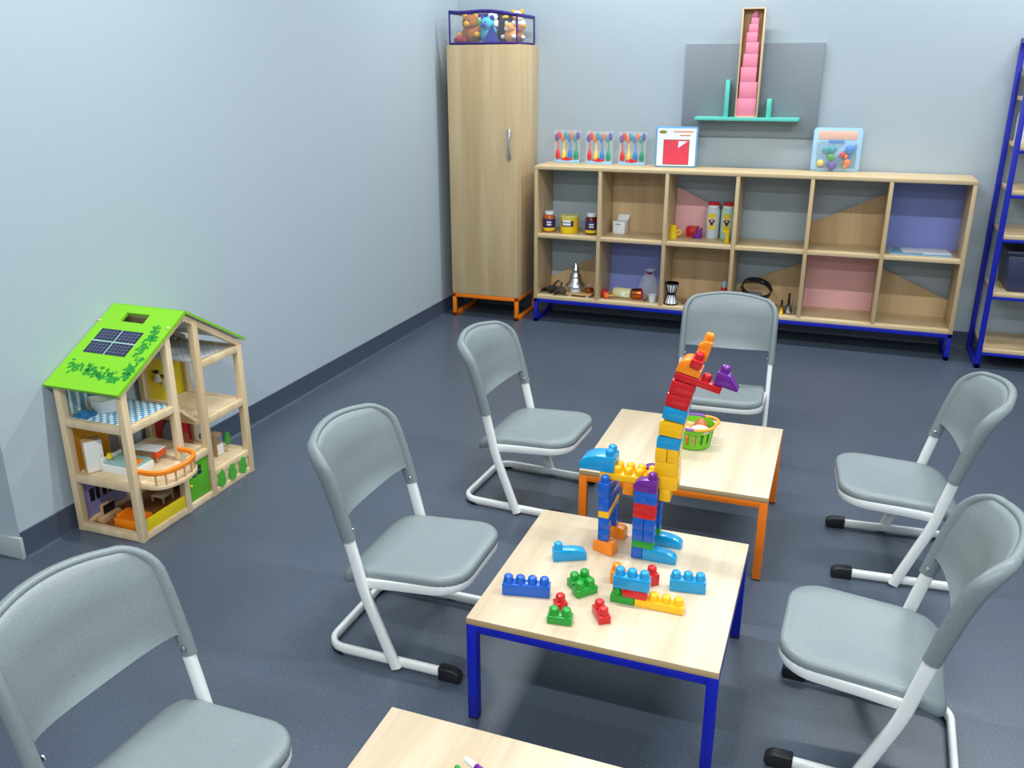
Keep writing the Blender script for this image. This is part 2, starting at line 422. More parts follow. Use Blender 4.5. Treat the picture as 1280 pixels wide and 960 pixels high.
# ------------------------------------------------------------------ chairs
PROF = [(.385,.0735),(.45,.056),(.52,.036),(.56,.022),(.592,.009),(.622,-.012),(.647,-.038),(.68,-.074)]
def prof_y(z):
    for (a, ya), (b, yb) in zip(PROF, PROF[1:]):
        if z <= b: return ya+(yb-ya)*(z-a)/(b-a)
    return PROF[-1][1]
def make_chair():
    t = thing('school_chair', 'x', 'chair', (0,0,0), 0, 'grey school chairs')
    W = .192
    # floor runner: a U that is closed behind
    wr, rc, yr, yf = .180, .055, -.036, .345
    path = [(wr, yf, .02), (wr, .2, .02)] + [(wr-rc+rc*math.cos(a), yr+rc-rc*math.sin(a), .02) for a in [PI/2*k/7 for k in range(8)]]
    path += [(-x, y, z) for x, y, z in path[::-1]]
    runner_mesh(path).build('runner', 'white_metal', t, 50)
    for s in (-1, 1):
        c = B(); x = s*wr
        c.prism([(.325,.0),(.385,.0),(.392,.012),(.388,.030),(.372,.039),(.325,.041)], 'x', x-.015, x+.015, .004)
        c.build('front_cap', 'black_rubber', t, 50)
        g = B(); g.tube([(s*(wr-rc+rc*math.cos(a)+.001), yr+rc-rc*math.sin(a), .009) for a in [PI/2*k/6 for k in range(7)]], .0135, .009, n=8, side=(0,0,1))
        g.build('rear_glider', 'black_rubber', t, 50)
        leg = [(s*W, .196, .006), (s*W, .186, .032), (s*W, .1425, .145), (s*W, .121, .2), (s*W, .110, .232), (s*W, .101, .262), (s*W, .088, .32), (s*W, .066, .41)]
        B().tube(leg, .0105, .0165, n=12, side=(1,0,0), power=3).build('leg', 'white_metal', t, 50)
        B().lathe([(0,0),(.006,0),(.006,.003),(.003,.005),(0,.005)], n=10, M=Matrix.Translation((s*(W-.014), .0735, .415)) @ Matrix.Rotation(-s*PI/2, 4, 'Y')).build('screw', 'steel', t)
    # seat rim
    wx, yfr, q = .1735, .386, .085
    side = [(wx+.009, .100, .259), (wx+.008, .14, .262), (wx+.003, .2, .266)]
    arc = [(wx-q+q*math.cos(a), yfr-q+q*math.sin(a), .259+.07*(yfr-q+q*math.sin(a)-.1)) for a in [PI/2*k/8 for k in range(9)]]
    path = side+arc; path += [(-x, y, z) for x, y, z in path[::-1]]
    rim_mesh(path, .0065, .0145).build('seat_rim', 'white_metal', t, 50)
    # seat pad
    out = []
    def outline(k, off):
        x0, x1, y0, y1 = -.178+off, .178-off, .016+off, .394-off
        pts = []
        for cx, cy, r, a in ((x1-.045, y0+.045, .045, -PI/2), (x1-.09, y1-.09, .09, 0), (x0+.09, y1-.09, .09, PI/2), (x0+.045, y0+.045, .045, PI)):
            for j in range(9):
                th = a+PI/2*j/8; pts.append((cx+r*math.cos(th), cy+r*math.sin(th)))
        # densify the straight sides
        res = []
        for i, p in enumerate(pts):
            n = pts[(i+1) % len(pts)]; L = math.dist(p, n); c = max(1, int(L/.03))
            for j in range(c): res.append((p[0]+(n[0]-p[0])*j/c, p[1]+(n[1]-p[1])*j/c))
        return res
    base_o = outline(0, 0)
    cx, cy = 0, .21
    rings = []
    for sc, z in ((.90,.262),(.972,.262),(.995,.268),(1.0,.278),(.992,.287),(.972,.293),(.93,.2965),(.8,.2955),(.6,.2925),(.4,.290),(.2,.289)):
        ring = []
        for x, y in base_o:
            X = cx+(x-cx)*sc; Y = cy+(y-cy)*sc
            dz = 0
            Yd = y if z < .2875 and sc < 1.01 and len(rings) < 4 else Y
            if Yd < .125: dz = -((.125-Yd)/.109)**2*.036
            dz += .07*(Y-.1) if Y > .1 else 0
            ring.append((X, Y, z+dz))
        rings.append(ring)
    s = B(); V = [[s.bm.verts.new(p) for p in r] for r in rings]
    n = len(base_o)
    for a, b in zip(V, V[1:]):
        for k in range(n): s.bm.faces.new((a[k], a[(k+1) % n], b[(k+1) % n], b[k]))
    s.bm.faces.new(V[-1]); s.bm.faces.new(V[0][::-1])
    s.build('seat', 'chair_grey', t, 60)
    # backrest: bowed plate with a rolled rim that sleeves the two legs
    HW, RC, ZT = .194, .056, .646
    def bow(x, z): return (.046-.012*max(0, min(1, (z-.55)/.1)))*(1-min(1, abs(x)/HW)**2)*min(1, max(0, (z-.38)/.08))
    def ztop(x):
        ax = abs(x)
        if ax <= HW-RC: return ZT+.012*(1-(ax/(HW-RC))**2)
        return ZT-RC+math.sqrt(max(0, RC*RC-(ax-HW+RC)**2))
    pts = []; rx = []; ry = []
    for z in [.392+.0244*k for k in range(9)]:
        pts.append((HW, z)); f = min(1, max(0, (z-.40)/.18)); rx.append(.0150-.002*f); ry.append(.0205+.003*f)
    for k in range(1, 9):
        a = PI/2*k/8; pts.append((HW-RC+RC*math.cos(a), ZT-RC+RC*math.sin(a))); rx.append(.013-.003*k/8); ry.append(.0235-.0105*k/8)
    for k in range(1, 7):
        x = (HW-RC)*(1-k/6); pts.append((x, ztop(x))); rx.append(.010); ry.append(.013)
    full = [(x, prof_y(z)-bow(x, z), z) for x, z in pts]; full += [(-x, y, z) for x, y, z in full[-2::-1]]
    rx = rx+rx[-2::-1]; ry = ry+ry[-2::-1]
    b = B(); back_rim(b, full, rx, ry)
    NU, NV = 44, 14
    def surf(u, v, th):
        x = HW*u; zt = ztop(x)-.002
        zb = .450-.014*(1-u*u)-.045*(max(0, abs(u)-.9)/.1)**2
        z = zb+(zt-zb)*v
        if th > 0: th += .0105*max(abs(u)**6, v**7)
        return Vector((x, prof_y(z)-bow(x, z)+th, z))
    front = [[surf(-1+2*i/NU, j/NV, .0045) for i in range(NU+1)] for j in range(NV+1)]
    rear = [[surf(-1+2*i/NU, j/NV, -.0055) for i in range(NU+1)] for j in range(NV+1)]
    F = [[b.bm.verts.new(p) for p in r] for r in front]; G = [[b.bm.verts.new(p) for p in r] for r in rear]
    for j in range(NV):
        for i in range(NU):
            b.bm.faces.new((F[j][i], F[j][i+1], F[j+1][i+1], F[j+1][i])); b.bm.faces.new((G[j+1][i], G[j+1][i+1], G[j][i+1], G[j][i]))
    for i in range(NU):
        b.bm.faces.new((F[0][i+1], F[0][i], G[0][i], G[0][i+1])); b.bm.faces.new((F[NV][i], F[NV][i+1], G[NV][i+1], G[NV][i]))
    for j in range(NV):
        b.bm.faces.new((F[j][0], F[j+1][0], G[j+1][0], G[j][0])); b.bm.faces.new((F[j+1][NU], F[j][NU], G[j][NU], G[j+1][NU]))
    b.build('backrest', 'chair_back', t, 60)
    return t
def sweep(b, pts, rx, ry, nrm, n=10, power=2.0):
    """sweep with the oval's ry along nrm (kept upright) and rx in the plane across the path"""
    P = [Vector(p) for p in pts]; N = len(P); rings = []
    for i in range(N):
        t = (P[min(i+1, N-1)]-P[max(i-1, 0)]).normalized()
        u = Vector(nrm[i] if isinstance(nrm, list) else nrm); u = (u-t*u.dot(t)).normalized(); a = t.cross(u)
        x = rx[i] if isinstance(rx, list) else rx; y = ry[i] if isinstance(ry, list) else ry
        ring = []
        for k in range(n):
            th = 2*PI*k/n; c, s = math.cos(th), math.sin(th)
            c = math.copysign(abs(c)**(2/power), c); s = math.copysign(abs(s)**(2/power), s)
            ring.append(b.bm.verts.new(P[i]+a*c*x+u*s*y))
        rings.append(ring)
    for p, q in zip(rings, rings[1:]):
        for k in range(n): b.bm.faces.new((p[k], p[(k+1) % n], q[(k+1) % n], q[k]))
    b.bm.faces.new(rings[0][::-1]); b.bm.faces.new(rings[-1])
    return b
def runner_mesh(path): return sweep(B(), path, .0095, .0145, (0,0,1), 12, 3)
def rim_mesh(path, rx, ry): return sweep(B(), path, rx, ry, (0,0,1), 12, 4)
def back_rim(b, pts, rx, ry): return sweep(b, pts, rx, ry, (0,1,.25), 12)
CHAIRS = [
 ((1.3100, -3.7770), -1.5653, 'grey school chair at the wall side of the blue-legged table'),
 ((1.3218, -2.7765), -1.6205, 'grey school chair at the wall side of the orange-legged table with the basket'),
 ((3.0218, -2.8111), 1.6462, 'grey school chair facing the basket table from the tall open shelf side'),
 ((2.9155, -3.8048), 1.5299, 'grey school chair facing the blue-legged brick table, its back away from the dollhouse'),
 ((2.1310, -1.9300), 3.2000, 'grey school chair with its back to the cubby shelf, behind the basket table'),
 ((1.2215, -4.7135), -1.6344, 'grey school chair beside the table with the markers'),
]
ch0 = make_chair()
for i, ((x, y), a, lab) in enumerate(CHAIRS):
    c = ch0 if i == 0 else copy_tree(ch0)
    c.location = (x, y, 0); c.rotation_euler = (0, 0, a); c['label'] = lab

# ------------------------------------------------------------------ toy bricks
U, BH, HH = .0315, .0345, .0215
SH, SR = .0205, .0124
def studs(b, nx, ny, z, x0=0, y0=0):
    for i in range(nx):
        for j in range(ny):
            b.lathe([(SR, z-.001), (SR, z+SH*.62), (SR*.93, z+SH*.8), (SR*.7, z+SH*.94), (0, z+SH)], (x0+U*(i+.5), y0+U*(j+.5), 0), 18)
def brick_bm(nx, ny, h, st=True):
    b = B().box(.0003, nx*U-.0003, .0003, ny*U-.0003, 0, h, .0022)
    if st is True: studs(b, nx, ny, h)
    elif st: studs(b, st[2], st[3], h, st[0]*U, st[1]*U)
    return b
def curve_bm(nx, ny, h, tip, flat=1, st=True):
    """curved slope: studs over the first unit, then an arc down to the tip"""
    L = nx*U; n = 8
    poly = [(0,0),(L,0),(L,tip)]
    for k in range(1, n): 
        a = PI/2*k/n; poly.append((flat*U+(L-flat*U)*math.cos(a*.98), tip+(h-tip)*math.sin(a)))
    poly += [(flat*U, h), (0, h)]
    b = B().prism(poly, 'y', 0, ny*U, .0018)
    if st: studs(b, 1, ny, h)
    return b
def wedge_bm(h, mirror=False, nx=2):
    """straight slope with one stud"""
    poly = [(0,0),(nx*U,0),(nx*U,.008),(U*1.05,h),(0,h)]
    if mirror: poly = [(nx*U-a, c) for a, c in poly][::-1]
    b = B().prism(poly, 'y', 0, U, .0018); studs(b, 1, 1, h, (nx-1)*U if mirror else 0)
    return b
def arch_bm(nx, h):
    """foot block with one rounded shoulder"""
    L = nx*U; poly = [(0,0),(L,0)]
    for k in range(7):
        a = PI/2*k/6; poly.append((L-.014+.014*math.cos(a), h-.014+.014*math.sin(a)))
    for k in range(7):
        a = PI/2+PI/2*k/6; poly.append((.014+.014*math.cos(a), h-.014+.014*math.sin(a)))
    return B().prism(poly, 'y', 0, U*1.05, .0015)
def loose(bm, mat, x, y, deg, name, label, z=TZ):
    o = bm.build(name, 'brick_'+mat, None, 40, (x, y, z), (0, 0, math.radians(deg)))
    return tag(o, label, 'toy brick', 'loose toy bricks on the blue-legged table')
loose(brick_bm(4, 1, BH), 'blue', 1.823, -3.953, 11.5, 'toy_brick', 'dark blue toy brick with four studs in a row')
loose(curve_bm(3, 1, BH, .018), 'sky', 1.9, -3.751, 27, 'curved_toy_brick', 'light blue curved toy brick with one stud lying alone')
loose(brick_bm(2, 1, HH), 'green', 1.972, -4.032, 7, 'toy_brick', 'flat green toy brick with two studs beside the small red one-stud brick')
loose(brick_bm(1, 1, HH), 'red', 1.981, -3.977, 38, 'toy_brick', 'small red toy brick with a single stud behind a flat green brick')
loose(brick_bm(1, 2, HH), 'red', 2.097, -3.995, 33, 'toy_brick', 'flat red toy brick with two studs lying alone')
loose(brick_bm(2, 1, HH), 'green', 2.015, -3.904, 48, 'toy_brick', 'flat green two-stud brick lying open against a second green brick', )
loose(brick_bm(2, 1, HH), 'green', 1.990, -3.868, 48, 'toy_brick', 'flat green two-stud brick with another green brick pushed up to its long side')
loose(brick_bm(3, 1, BH), 'sky', 2.230, -3.783, 8.5, 'toy_brick', 'light blue toy brick with three studs standing alone on the table')
loose(brick_bm(1, 1, BH), 'red', 2.177, -3.786, 40, 'toy_brick', 'red one-stud toy brick standing behind the small brick stack')
loose(wedge_bm(BH), 'orange', 2.074, -3.800, 6, 'toy_brick', 'orange sloped toy brick half hidden behind the small brick stack')
st = thing('brick_stack', 'small stack of light blue, red, green and yellow toy bricks', 'brick stack', (2.095, -3.884, TZ))
brick_bm(2, 1, HH).build('brick', 'brick_green', st, 40)
brick_bm(4, 1, HH).build('brick', 'brick_yellow', st, 40, (2*U+.001, 0, 0))
brick_bm(2, 1, HH).build('brick', 'brick_red', st, 40, (U, 0, HH))
brick_bm(3, 1, BH).build('brick', 'brick_sky', st, 40, (.006, 0, 2*HH), (0, 0, .03))

def giraffe():
    ox, oy = 2.1, -3.6
    t = thing('brick_giraffe', 'tall giraffe figure built from coloured toy bricks', 'toy figure', (ox, oy, TZ))
    def put(bm, mat, x, y, z, ry=0, rz=0, name='brick'):
        return bm.build(name, 'brick_'+mat, t, 40, (x-ox, y-oy, z-TZ), (0, math.radians(ry), math.radians(rz)))
    # front legs
    for y, tall in ((-3.652, True), (-3.562, False)):
        put(curve_bm(3, 1, BH, .012, 1, False), 'sky', 2.128, y, TZ)
        put(brick_bm(1, 1, BH, False), 'blue', 2.096, y, TZ)
        z = TZ+BH
        put(brick_bm(2, 1, HH, False), 'green', 2.096, y, z); z += HH
        for k in range(2):
            put(brick_bm(1, 1, .0355, False), 'blue', 2.096, y, z); put(brick_bm(1, 1, .0355, False), 'blue', 2.096+U, y, z); z += .0355
        put(brick_bm(2, 1, .0225, False), 'red' if tall else 'blue', 2.096, y, z); z += .0225
        put(brick_bm(2, 1, .0225, False), 'red' if tall else 'blue', 2.096, y, z); z += .0225
        put(brick_bm(2, 1, .037, False), 'blue', 2.096, y, z); z += .037
        put(curve_wedge(), 'purple', 2.096, y, z)
    # hind wall on two orange feet
    put(arch_bm(2, BH+.002), 'orange', 1.984, -3.647, TZ, 0, -19)
    put(arch_bm(2, BH+.002), 'orange', 1.992, -3.555, TZ, 0, -10)
    for y in (-3.652, -3.652+3*U):
        for k in range(2): put(brick_bm(1, 1, .0365, False), 'blue', 1.998, y, .344+.0365*k)
    put(brick_bm(1, 4, .020, False), 'yellow', 1.997, -3.652, .417)
    put(brick_bm(1, 4, .042, False), 'blue', 1.996, -3.652, .437)
    put(brick_bm(1, 4, .044, (0,0,1,1)), 'blue', 1.995, -3.652, .479)
    # body, tail, belly
    put(brick_bm(5, 2, .0195, True), 'yellow', 1.990, -3.622, .5235)
    put(tail_bm(), 'sky', 2.030, -3.557, .5435, 0, 180)
    put(brick_bm(1, 1, .038, False), 'orange', 2.057, -3.62, .484)
    # neck
    y = -3.62
    put(brick_bm(1, 2, .036, False), 'yellow', 2.1595, y, .482)
    for z in (.518, .5585): put(brick_bm(2, 2, .040, False), 'yellow', 2.1435+(0 if z > .55 else .001), y, z)
    for k in (0, 1): put(brick_bm(1, 2, .0405, False), 'yellow', 2.142+k*.0325, y, .599, 1)
    put(brick_bm(2, 2, .034, False), 'sky', 2.1435, y, .6405, 4)
    put(brick_bm(2, 2, .042, False), 'yellow', 2.1475, y, .678, 5)
    put(brick_bm(2, 2, .036, False), 'sky', 2.154, y, .727, 10)
    put(brick_bm(2, 2, .036, False), 'red', 2.1595, y, .7645, 10)
    put(brick_bm(2, 2, .038, False), 'red', 2.168, y, .8015, 12)
    put(brick_bm(4, 1, .0195, (2.05,0,1,1)), 'red', 2.1785, y, .842, 14)
    put(brick_bm(2, 1, .0195, False), 'red', 2.1785, y+U, .842, 14)
    put(head_bm(), 'orange', 2.1835, y, .8635, 14)
    put(brick_bm(1, 1, .022, (0,0,1,1)), 'red', 2.219, y-.012, .8835, 14)
    put(brick_bm(1, 1, .030, False), 'orange', 2.2275, y+.016, .8995, 16)
    put(horn_bm(), 'orange', 2.234, y+.016, .926, 16)
    put(wedge_bm(.036), 'purple', 2.283, y, .838, 14)
def curve_wedge():
    L = 2*U; h = .036; poly = [(0,0),(L,0),(L,h),(U,h)]
    for k in range(1, 6): a = PI/2*k/6; poly.append((U-U*math.sin(a), .018+(h-.018)*math.cos(a)))
    poly.append((0,.018))
    b = B().prism(poly, 'y', 0, U, .0015); studs(b, 1, 1, h, U); return b
def tail_bm():
    L, h, tip = 3.2*U, .046, .014; n = 8
    poly = [(0,0),(L,0),(L,tip)]+[(U+(L-U)*math.cos(PI/2*k/n*.98), tip+(h-tip)*math.sin(PI/2*k/n)) for k in range(1, n)]+[(U,h),(0,h)]
    b = B().prism(poly, 'y', 0, 2*U, .0018); studs(b, 1, 2, h); return b
def head_bm():
    L, h = 2*U, .040; poly = [(0,0),(L,0),(L,.02),(U,.022),(U,h)]
    for k in range(1, 7): a = PI/2*k/6; poly.append((U-.004-(U-.004)*math.sin(a), .010+(h-.010)*math.cos(a)))
    return B().prism(poly, 'y', 0, 2*U, .0015)
def horn_bm():
    h = .026; poly = [(0,0),(U,0),(U,h),(U*.45,h),(0,.010)]
    b = B().prism(poly, 'y', 0, U, .002); studs(b, 1, 1, h, .002); return b
giraffe()

# ------------------------------------------------------------------ dollhouse
DX, DY = .17, -3.325
def dollhouse():
    t = thing('dollhouse', 'open wooden dollhouse with green roof and orange balcony rail against the long bare wall', 'dollhouse', (DX, DY, 0))
    def bx(b, x0, x1, y0, y1, z0, z1, bev=.0015): return b.box(x0-DX, x1-DX, y0-DY, y1-DY, z0, z1, bev)
    def part(name, mat, x0, x1, y0, y1, z0, z1, parent=t, bev=.0015): return bx(B(), x0, x1, y0, y1, z0, z1, bev).build(name, mat, parent)
    xf, xb, h = .311, .037, .0135
    ys = (-3.637, -3.398, -3.247, -3.005); tops = (.572, .695, .722, .562)
    for x in (xf, xb):
        for k, (y, z) in enumerate(zip(ys, tops)):
            part('post', 'pine', x-h, x+h, y-h, y+h, 0, z)
    for x in (xf, xb):
        for a, b, zs in ((0, 1, (.028, .225, .443)), (1, 2, (.028, .213)), (2, 3, (.028, .106, .333, .560))):
            for z in zs: part('rail', 'pine', x-h+.001, x+h-.001, ys[a]+h, ys[b]-h, z-.027, z)
    for y, zs in ((ys[0], (.028, .225, .443)), (ys[3], (.028, .106, .333, .560)), (ys[2], (.333,))):
        for z in zs: part('rail', 'pine', xb+h, xf-h, y-h+.001, y+h-.001, z-.027, z)
    # floors
    part('floor_board', 'toy_floor', xb+h, xf-h, ys[0]+h, ys[2]-h, .006, .016)
    part('floor_board', 'pine', xb+h, xf-h, ys[0]+h, ys[2]-h, .212, .222)
    part('floor_board', 'bath_check', xb+h, xf-h, ys[0]+h, ys[1]-.003, .432, .441)
    part('floor_board', 'pine', xb+h, xf-h, ys[2]+h, ys[3]-h, .094, .104)
    part('floor_board', 'pine', xb+h, xf-h, ys[2]+h, ys[3]-h, .321, .331)
    part('ceiling_panel', 'attic_grid', xb+h, xf-h-.02, ys[2]+h, ys[3]-h, .550, .556)
    # stair ramp between the two levels
    st = B().prism([(ys[1]+h-DY, .443), (ys[1]+h-DY, .430), (ys[2]-h-DY, .318), (ys[2]-h-DY, .333)], 'x', .17-DX, .285-DX).build('stair', 'pine', t)
    for k in range(6):
        f = (k+.5)/6; y = ys[1]+h+(ys[2]-ys[1]-2*h)*f; z = .443-.11*f
        part('step', 'pine_tray', .172, .283, y-.009, y+.009, z-.002, z+.006, st, .001)
    # back panels
    part('back_panel', 'toy_purple', .030, .034, -3.623, -3.41, .03, .197, bev=0)
    part('back_panel', plain('toy_amber', rgb(226, 160, 20), .5), .030, .034, -3.623, -3.455, .226, .415, bev=0)
    part('back_panel', 'toy_grey', .030, .034, -3.455, -3.41, .226, .415, bev=0)
    part('back_panel', 'sky_paint', .030, .034, -3.623, -3.46, .444, .565, bev=0)
    yl = part('back_panel', 'toy_yellow', .030, .034, -3.233, -3.02, .334, .532, bev=0)
    rd = part('back_panel', 'toy_red', .030, .034, -3.233, -3.02, .107, .305, bev=0)
    for y in (-3.565, -3.505):
        pw = part('window', 'toy_black', .034, .038, y-.022, y+.022, .085, .135)
        part('window_bar', 'toy_purple', .038, .040, y-.002, y+.002, .085, .135, pw, 0)
    for y in (-3.60, -3.565, -3.53): part('slat', 'white_paint', .034, .040, y-.006, y+.006, .445, .56)
    a = [(-.05, 0)]+[(.05*math.cos(q), .05*math.sin(q)+.09) for q in [PI*k/10 for k in range(10, -1, -1)]]+[(.05, 0)]
    B().prism([(y-3.135-DY, z+.108) for y, z in a], 'x', .034-DX, .040-DX).build('arch', 'toy_grey', rd)
    for y, z in ((-3.185, .455), (-3.145, .425)):
        l = B().lathe([(0,.012),(.006,.012),(.009,0),(.016,-.022),(0,-.022)], (.053-DX, y-DY, z), 14).build('wall_lamp', 'white_paint', yl)
        B().lathe([(0,.024),(.008,.024),(.009,.012),(0,.012)], (.053-DX, y-DY, z), 12).box(.034-DX, .053-DX, y-.003-DY, y+.003-DY, z+.014, z+.020).build('lamp_bracket', 'toy_black', l)
    # front: low yellow fence, green door, bush panel
    part('front_fence', 'toy_yellow', .312, .318, ys[0]+h, ys[1]-h, .028, .078)
    dr = part('door', 'door_green', .306, .316, ys[1]+h+.002, ys[2]-h-.002, .03, .186)
    for y in (-3.345, -3.315):
        for z in (.135, .155): part('door_pane', 'navy', .316, .3175, y-.011, y+.011, z-.008, z+.008, dr, 0)
    B().ball((.320-DX, -3.372-DY, .098), .006, 10).build('door_knob', 'toy_yellow', dr)
    bp = part('bush_panel', 'pine', .305, .318, ys[2]+h, ys[3]-h, .028, .080)
    for k in range(3):
        y = -3.200+k*.068
        o = []
        for j in range(18):
            q = 2*PI*j/18; r = 1+.12*math.sin(q*6+1.5*k)
            o.append((y-DY+.0245*r*math.cos(q)*(1 if math.sin(q) < 0 else .75), .057+.037*r*math.sin(q)))
        B().prism(o, 'x', .3185-DX, .3265-DX).build('painted_bush', 'bush_green', bp)
    # balcony
    yc, ax, ay = -3.515, .118, .112
    arc = [(.318-DX+ax*math.sin(PI*k/16)**.5 if 0 < k < 16 else .318-DX, yc-DY-ay*math.cos(PI*k/16)) for k in range(17)]
    bal = B().prism(arc, 'z', .208, .222, .001).build('balcony_floor', 'pine', t)
    inner = [(.312-DX+(x-.312+DX)*.95, yc-DY+(y-yc+DY)*.95) for x, y in arc]
    sweep(B(), [(x, y, .270) for x, y in inner], .008, .0095, (0, 0, 1), 10, 3).build('balcony_rail', 'toy_orange', bal)
    for k in (2, 4, 6, 8, 10, 12, 14):
        x, y = inner[k]; B().lathe([(.0035, .222), (.0035, .267)], (x, y, 0), 8).build('baluster', 'pine_tray', bal)
    # roof
    ang = math.atan2(.19, .35); Lr = .398
    rp = B(); sk = (.097, .204, .318, .365)
    X0, X1 = .004, .334
    rp.box(X0, X1, -.018, sk[2], 0, .011); rp.box(X0, X1, sk[3], Lr+.004, 0, .011); rp.box(X0, sk[0], sk[2], sk[3], 0, .011); rp.box(sk[1], X1, sk[2], sk[3], 0, .011)
    rp = rp.build('roof', 'roof_green', t, loc=(-DX, -3.65-DY, .575), rot=(ang, 0, 0))
    for i in range(2):
        for j in range(2):
            x = .052+i*.097; y = .152+j*.064
            sp = B().box(x, x+.091, y, y+.057, .011, .0125).build('solar_panel', 'navy', rp)
            g = B()
            for k in range(1, 4): g.box(x+.002, x+.089, y+k*.01425-.0006, y+k*.01425+.0006, .0125, .0128)
            for k in range(1, 6): g.box(x+k*.0152-.0006, x+k*.0152+.0006, y+.002, y+.055, .0125, .0128)
            g.build('cell_lines', plain('cell_line', rgb(120, 130, 160), .4) if 'cell_line' not in MAT else 'cell_line', sp)
    B().box(.049, .245, .2095, .2155, .011, .0124).build('panel_gap', 'panel_line', rp)
    B().box(.1435, .1485, .149, .276, .011, .0122).build('panel_gap', 'panel_line', rp)
    v = B(); rnd = random.Random(3)
    for k in range(190):
        f = rnd.random()
        if f < .5: x = .04+.25*(f*2); y = .085-.035*f*2+rnd.gauss(0, .014)
        else: x = .285+rnd.gauss(0, .012)+(.02 if f < .7 else 0); y = .05+.27*(f-.5)*2
        if f >= .5: x = min(x, .318)
        y = max(y, .004)
        q = rnd.random()*6.28; s = rnd.uniform(.009, .016)
        pts = [(x+s*r*math.cos(q+b), y+s*r*math.sin(q+b)) for r, b in ((1,0),(.45,.9),(.5,PI-.9),(.6,PI),(.5,PI+.9),(.45,-.9))]
        v.prism(pts, 'z', .0110, .0116+.0002*(k % 3))
    vo = v.build('painted_vine', 'leaf_green', rp); vo['kind'] = 'stuff'
    for x, y in ((.008, .31), (.322, .31)):
        B().ball((x, y, .012), .006, 8).build('peg', 'pine', rp)
    ang2 = math.atan2(-.192, .32)
    r2 = B().box(X0, X1, -.004, .378, .002, .010).build('roof', 'roof_green', t, loc=(-DX, -3.30-DY, .768), rot=(ang2, 0, 0))
    B().box(X0+.004, X1-.004, .004, .372, .0005, .002).build('lining', 'white_paint', r2)
    for x in (.311, .037):
        B().prism([(-3.645-DY, .555), (-3.30-DY, .742), (-3.30-DY, .764), (-3.645-DY, .575)], 'x', x-.011-DX, x+.011-DX).build('rafter', 'pine', t)
        B().prism([(-2.99-DY, .548), (-3.30-DY, .738), (-3.30-DY, .764), (-2.99-DY, .572)], 'x', x-.011-DX, x+.011-DX).build('rafter', 'pine', t)
    part('ridge_beam', 'pine', .02, .325, -3.312, -3.288, .735, .758)
dollhouse()
def dh_items():
    # bath
    t = thing('toy_bathtub', 'white toy bathtub on the blue checked dollhouse floor', 'toy bathtub', (.118, -3.528, .441)); t.scale = (1.12, 1.12, 1.15)
    b = B()
    o = [(.058*math.cos(a)*(1.0), .030*math.sin(a)) for a in [2*PI*k/24 for k in range(24)]]
    rings = []
    for s, z in ((.72,0),(.9,.014),(1.0,.034),(1.07,.040),(.98,.040),(.86,.030),(.7,.012)):
        rings.append([b.bm.verts.new((x*s, y*s, z+(.012*max(0, x/.058)**2 if z > .03 else 0))) for x, y in o])
    for p, q in zip(rings, rings[1:]):
        for k in range(24): b.bm.faces.new((p[k], p[(k+1) % 24], q[(k+1) % 24], q[k]))
    b.bm.faces.new(rings[0][::-1]); b.bm.faces.new(rings[-1]); b.build('tub', 'white_paint', t, 50)
    B().tube([(.035,.027,.03),(.035,.027,.06),(.03,.012,.062),(.03,.008,.052)], .003, n=8).build('tap', 'steel', t)
    b = B().prism(rr(-.035, .035, -.03, .03, .012), 'z', 0, .006, .001)
    b.ball((-.01, .005, .008), (.02, .018, .010)); b.ball((.012, -.008, .007), (.018, .016, .008))
    tag(b.build('bath_mat', 'blue_cloth', None, 50, (.085, -3.590, .4415)), 'crumpled blue cloth lying beside the toy bathtub', 'cloth')
    t = thing('toy_washstand', 'small toy washstand with mirror behind the toy bathtub', 'toy furniture', (.09, -3.445, .441))
    B().box(-.03, .03, -.016, .016, 0, .045, .002).build('cabinet', 'white_paint', t); B().box(-.032, .032, -.02, .018, .045, .05, .001).build('basin_top', 'toy_grey', t)
    B().box(-.025, .025, .012, .016, .05, .1, .001).build('mirror', 'sky_paint', t)
    # bedroom
    t = thing('toy_wardrobe', 'toy wooden wardrobe with white door on the dollhouse middle floor', 'toy wardrobe', (.080, -3.583, .222), -.5)
    B().box(-.02, .02, -.032, .032, 0, .125, .001).build('carcass', 'pine_tray', t)
    d = B().box(.0205, .0235, -.031, .031, .004, .122, .001).build('door', 'white_paint', t)
    B().ball((.026, .022, .06), .003, 8).build('knob', 'toy_yellow', d)
    t = thing('toy_bed', 'white toy bed with orange pillow on the dollhouse middle floor', 'toy bed', (.19, -3.53, .222))
    B().box(-.075, .075, -.055, .045, 0, .03, .002).build('frame', 'white_paint', t); B().box(-.078, -.07, -.055, .045, 0, .05, .002).build('headboard', 'white_paint', t)
    B().box(-.068, .072, -.05, .04, .03, .04, .004).build('mattress', 'panel_line', t); B().box(.045, .07, -.05, .0, .038, .052, .005).build('pillow', 'toy_orange', t)
    t = thing('toy_desk', 'white toy desk with orange front on the dollhouse middle floor', 'toy furniture', (.20, -3.435, .222), .1)
    B().box(-.055, .055, -.028, .028, .045, .05, .001).build('top', 'white_paint', t); B().box(.035, .055, -.030, .026, .02, .045, .002).build('drawer', plain('toy_coral', rgb(232, 84, 30), .45), t)
    for x in (-.05, .05):
        for y in (-.024, .024): B().box(x-.003, x+.003, y-.003, y+.003, 0, .045).build('leg', 'pine_tray', t)
    t = thing('toy_lamp', 'tiny toy lamp with yellow shade beside the toy wardrobe', 'toy lamp', (.135, -3.560, .222))
    B().lathe([(.009,0),(.009,.003),(.002,.004),(.002,.05)], n=12).build('stand', 'white_paint', t); B().lathe([(.013,.05),(.008,.066),(0,.066)], n=14).build('shade', 'toy_yellow', t)
    # ground floor
    t = thing('toy_sofa', 'orange toy corner sofa on the dollhouse ground floor', 'toy sofa', (.215, -3.565, .016))
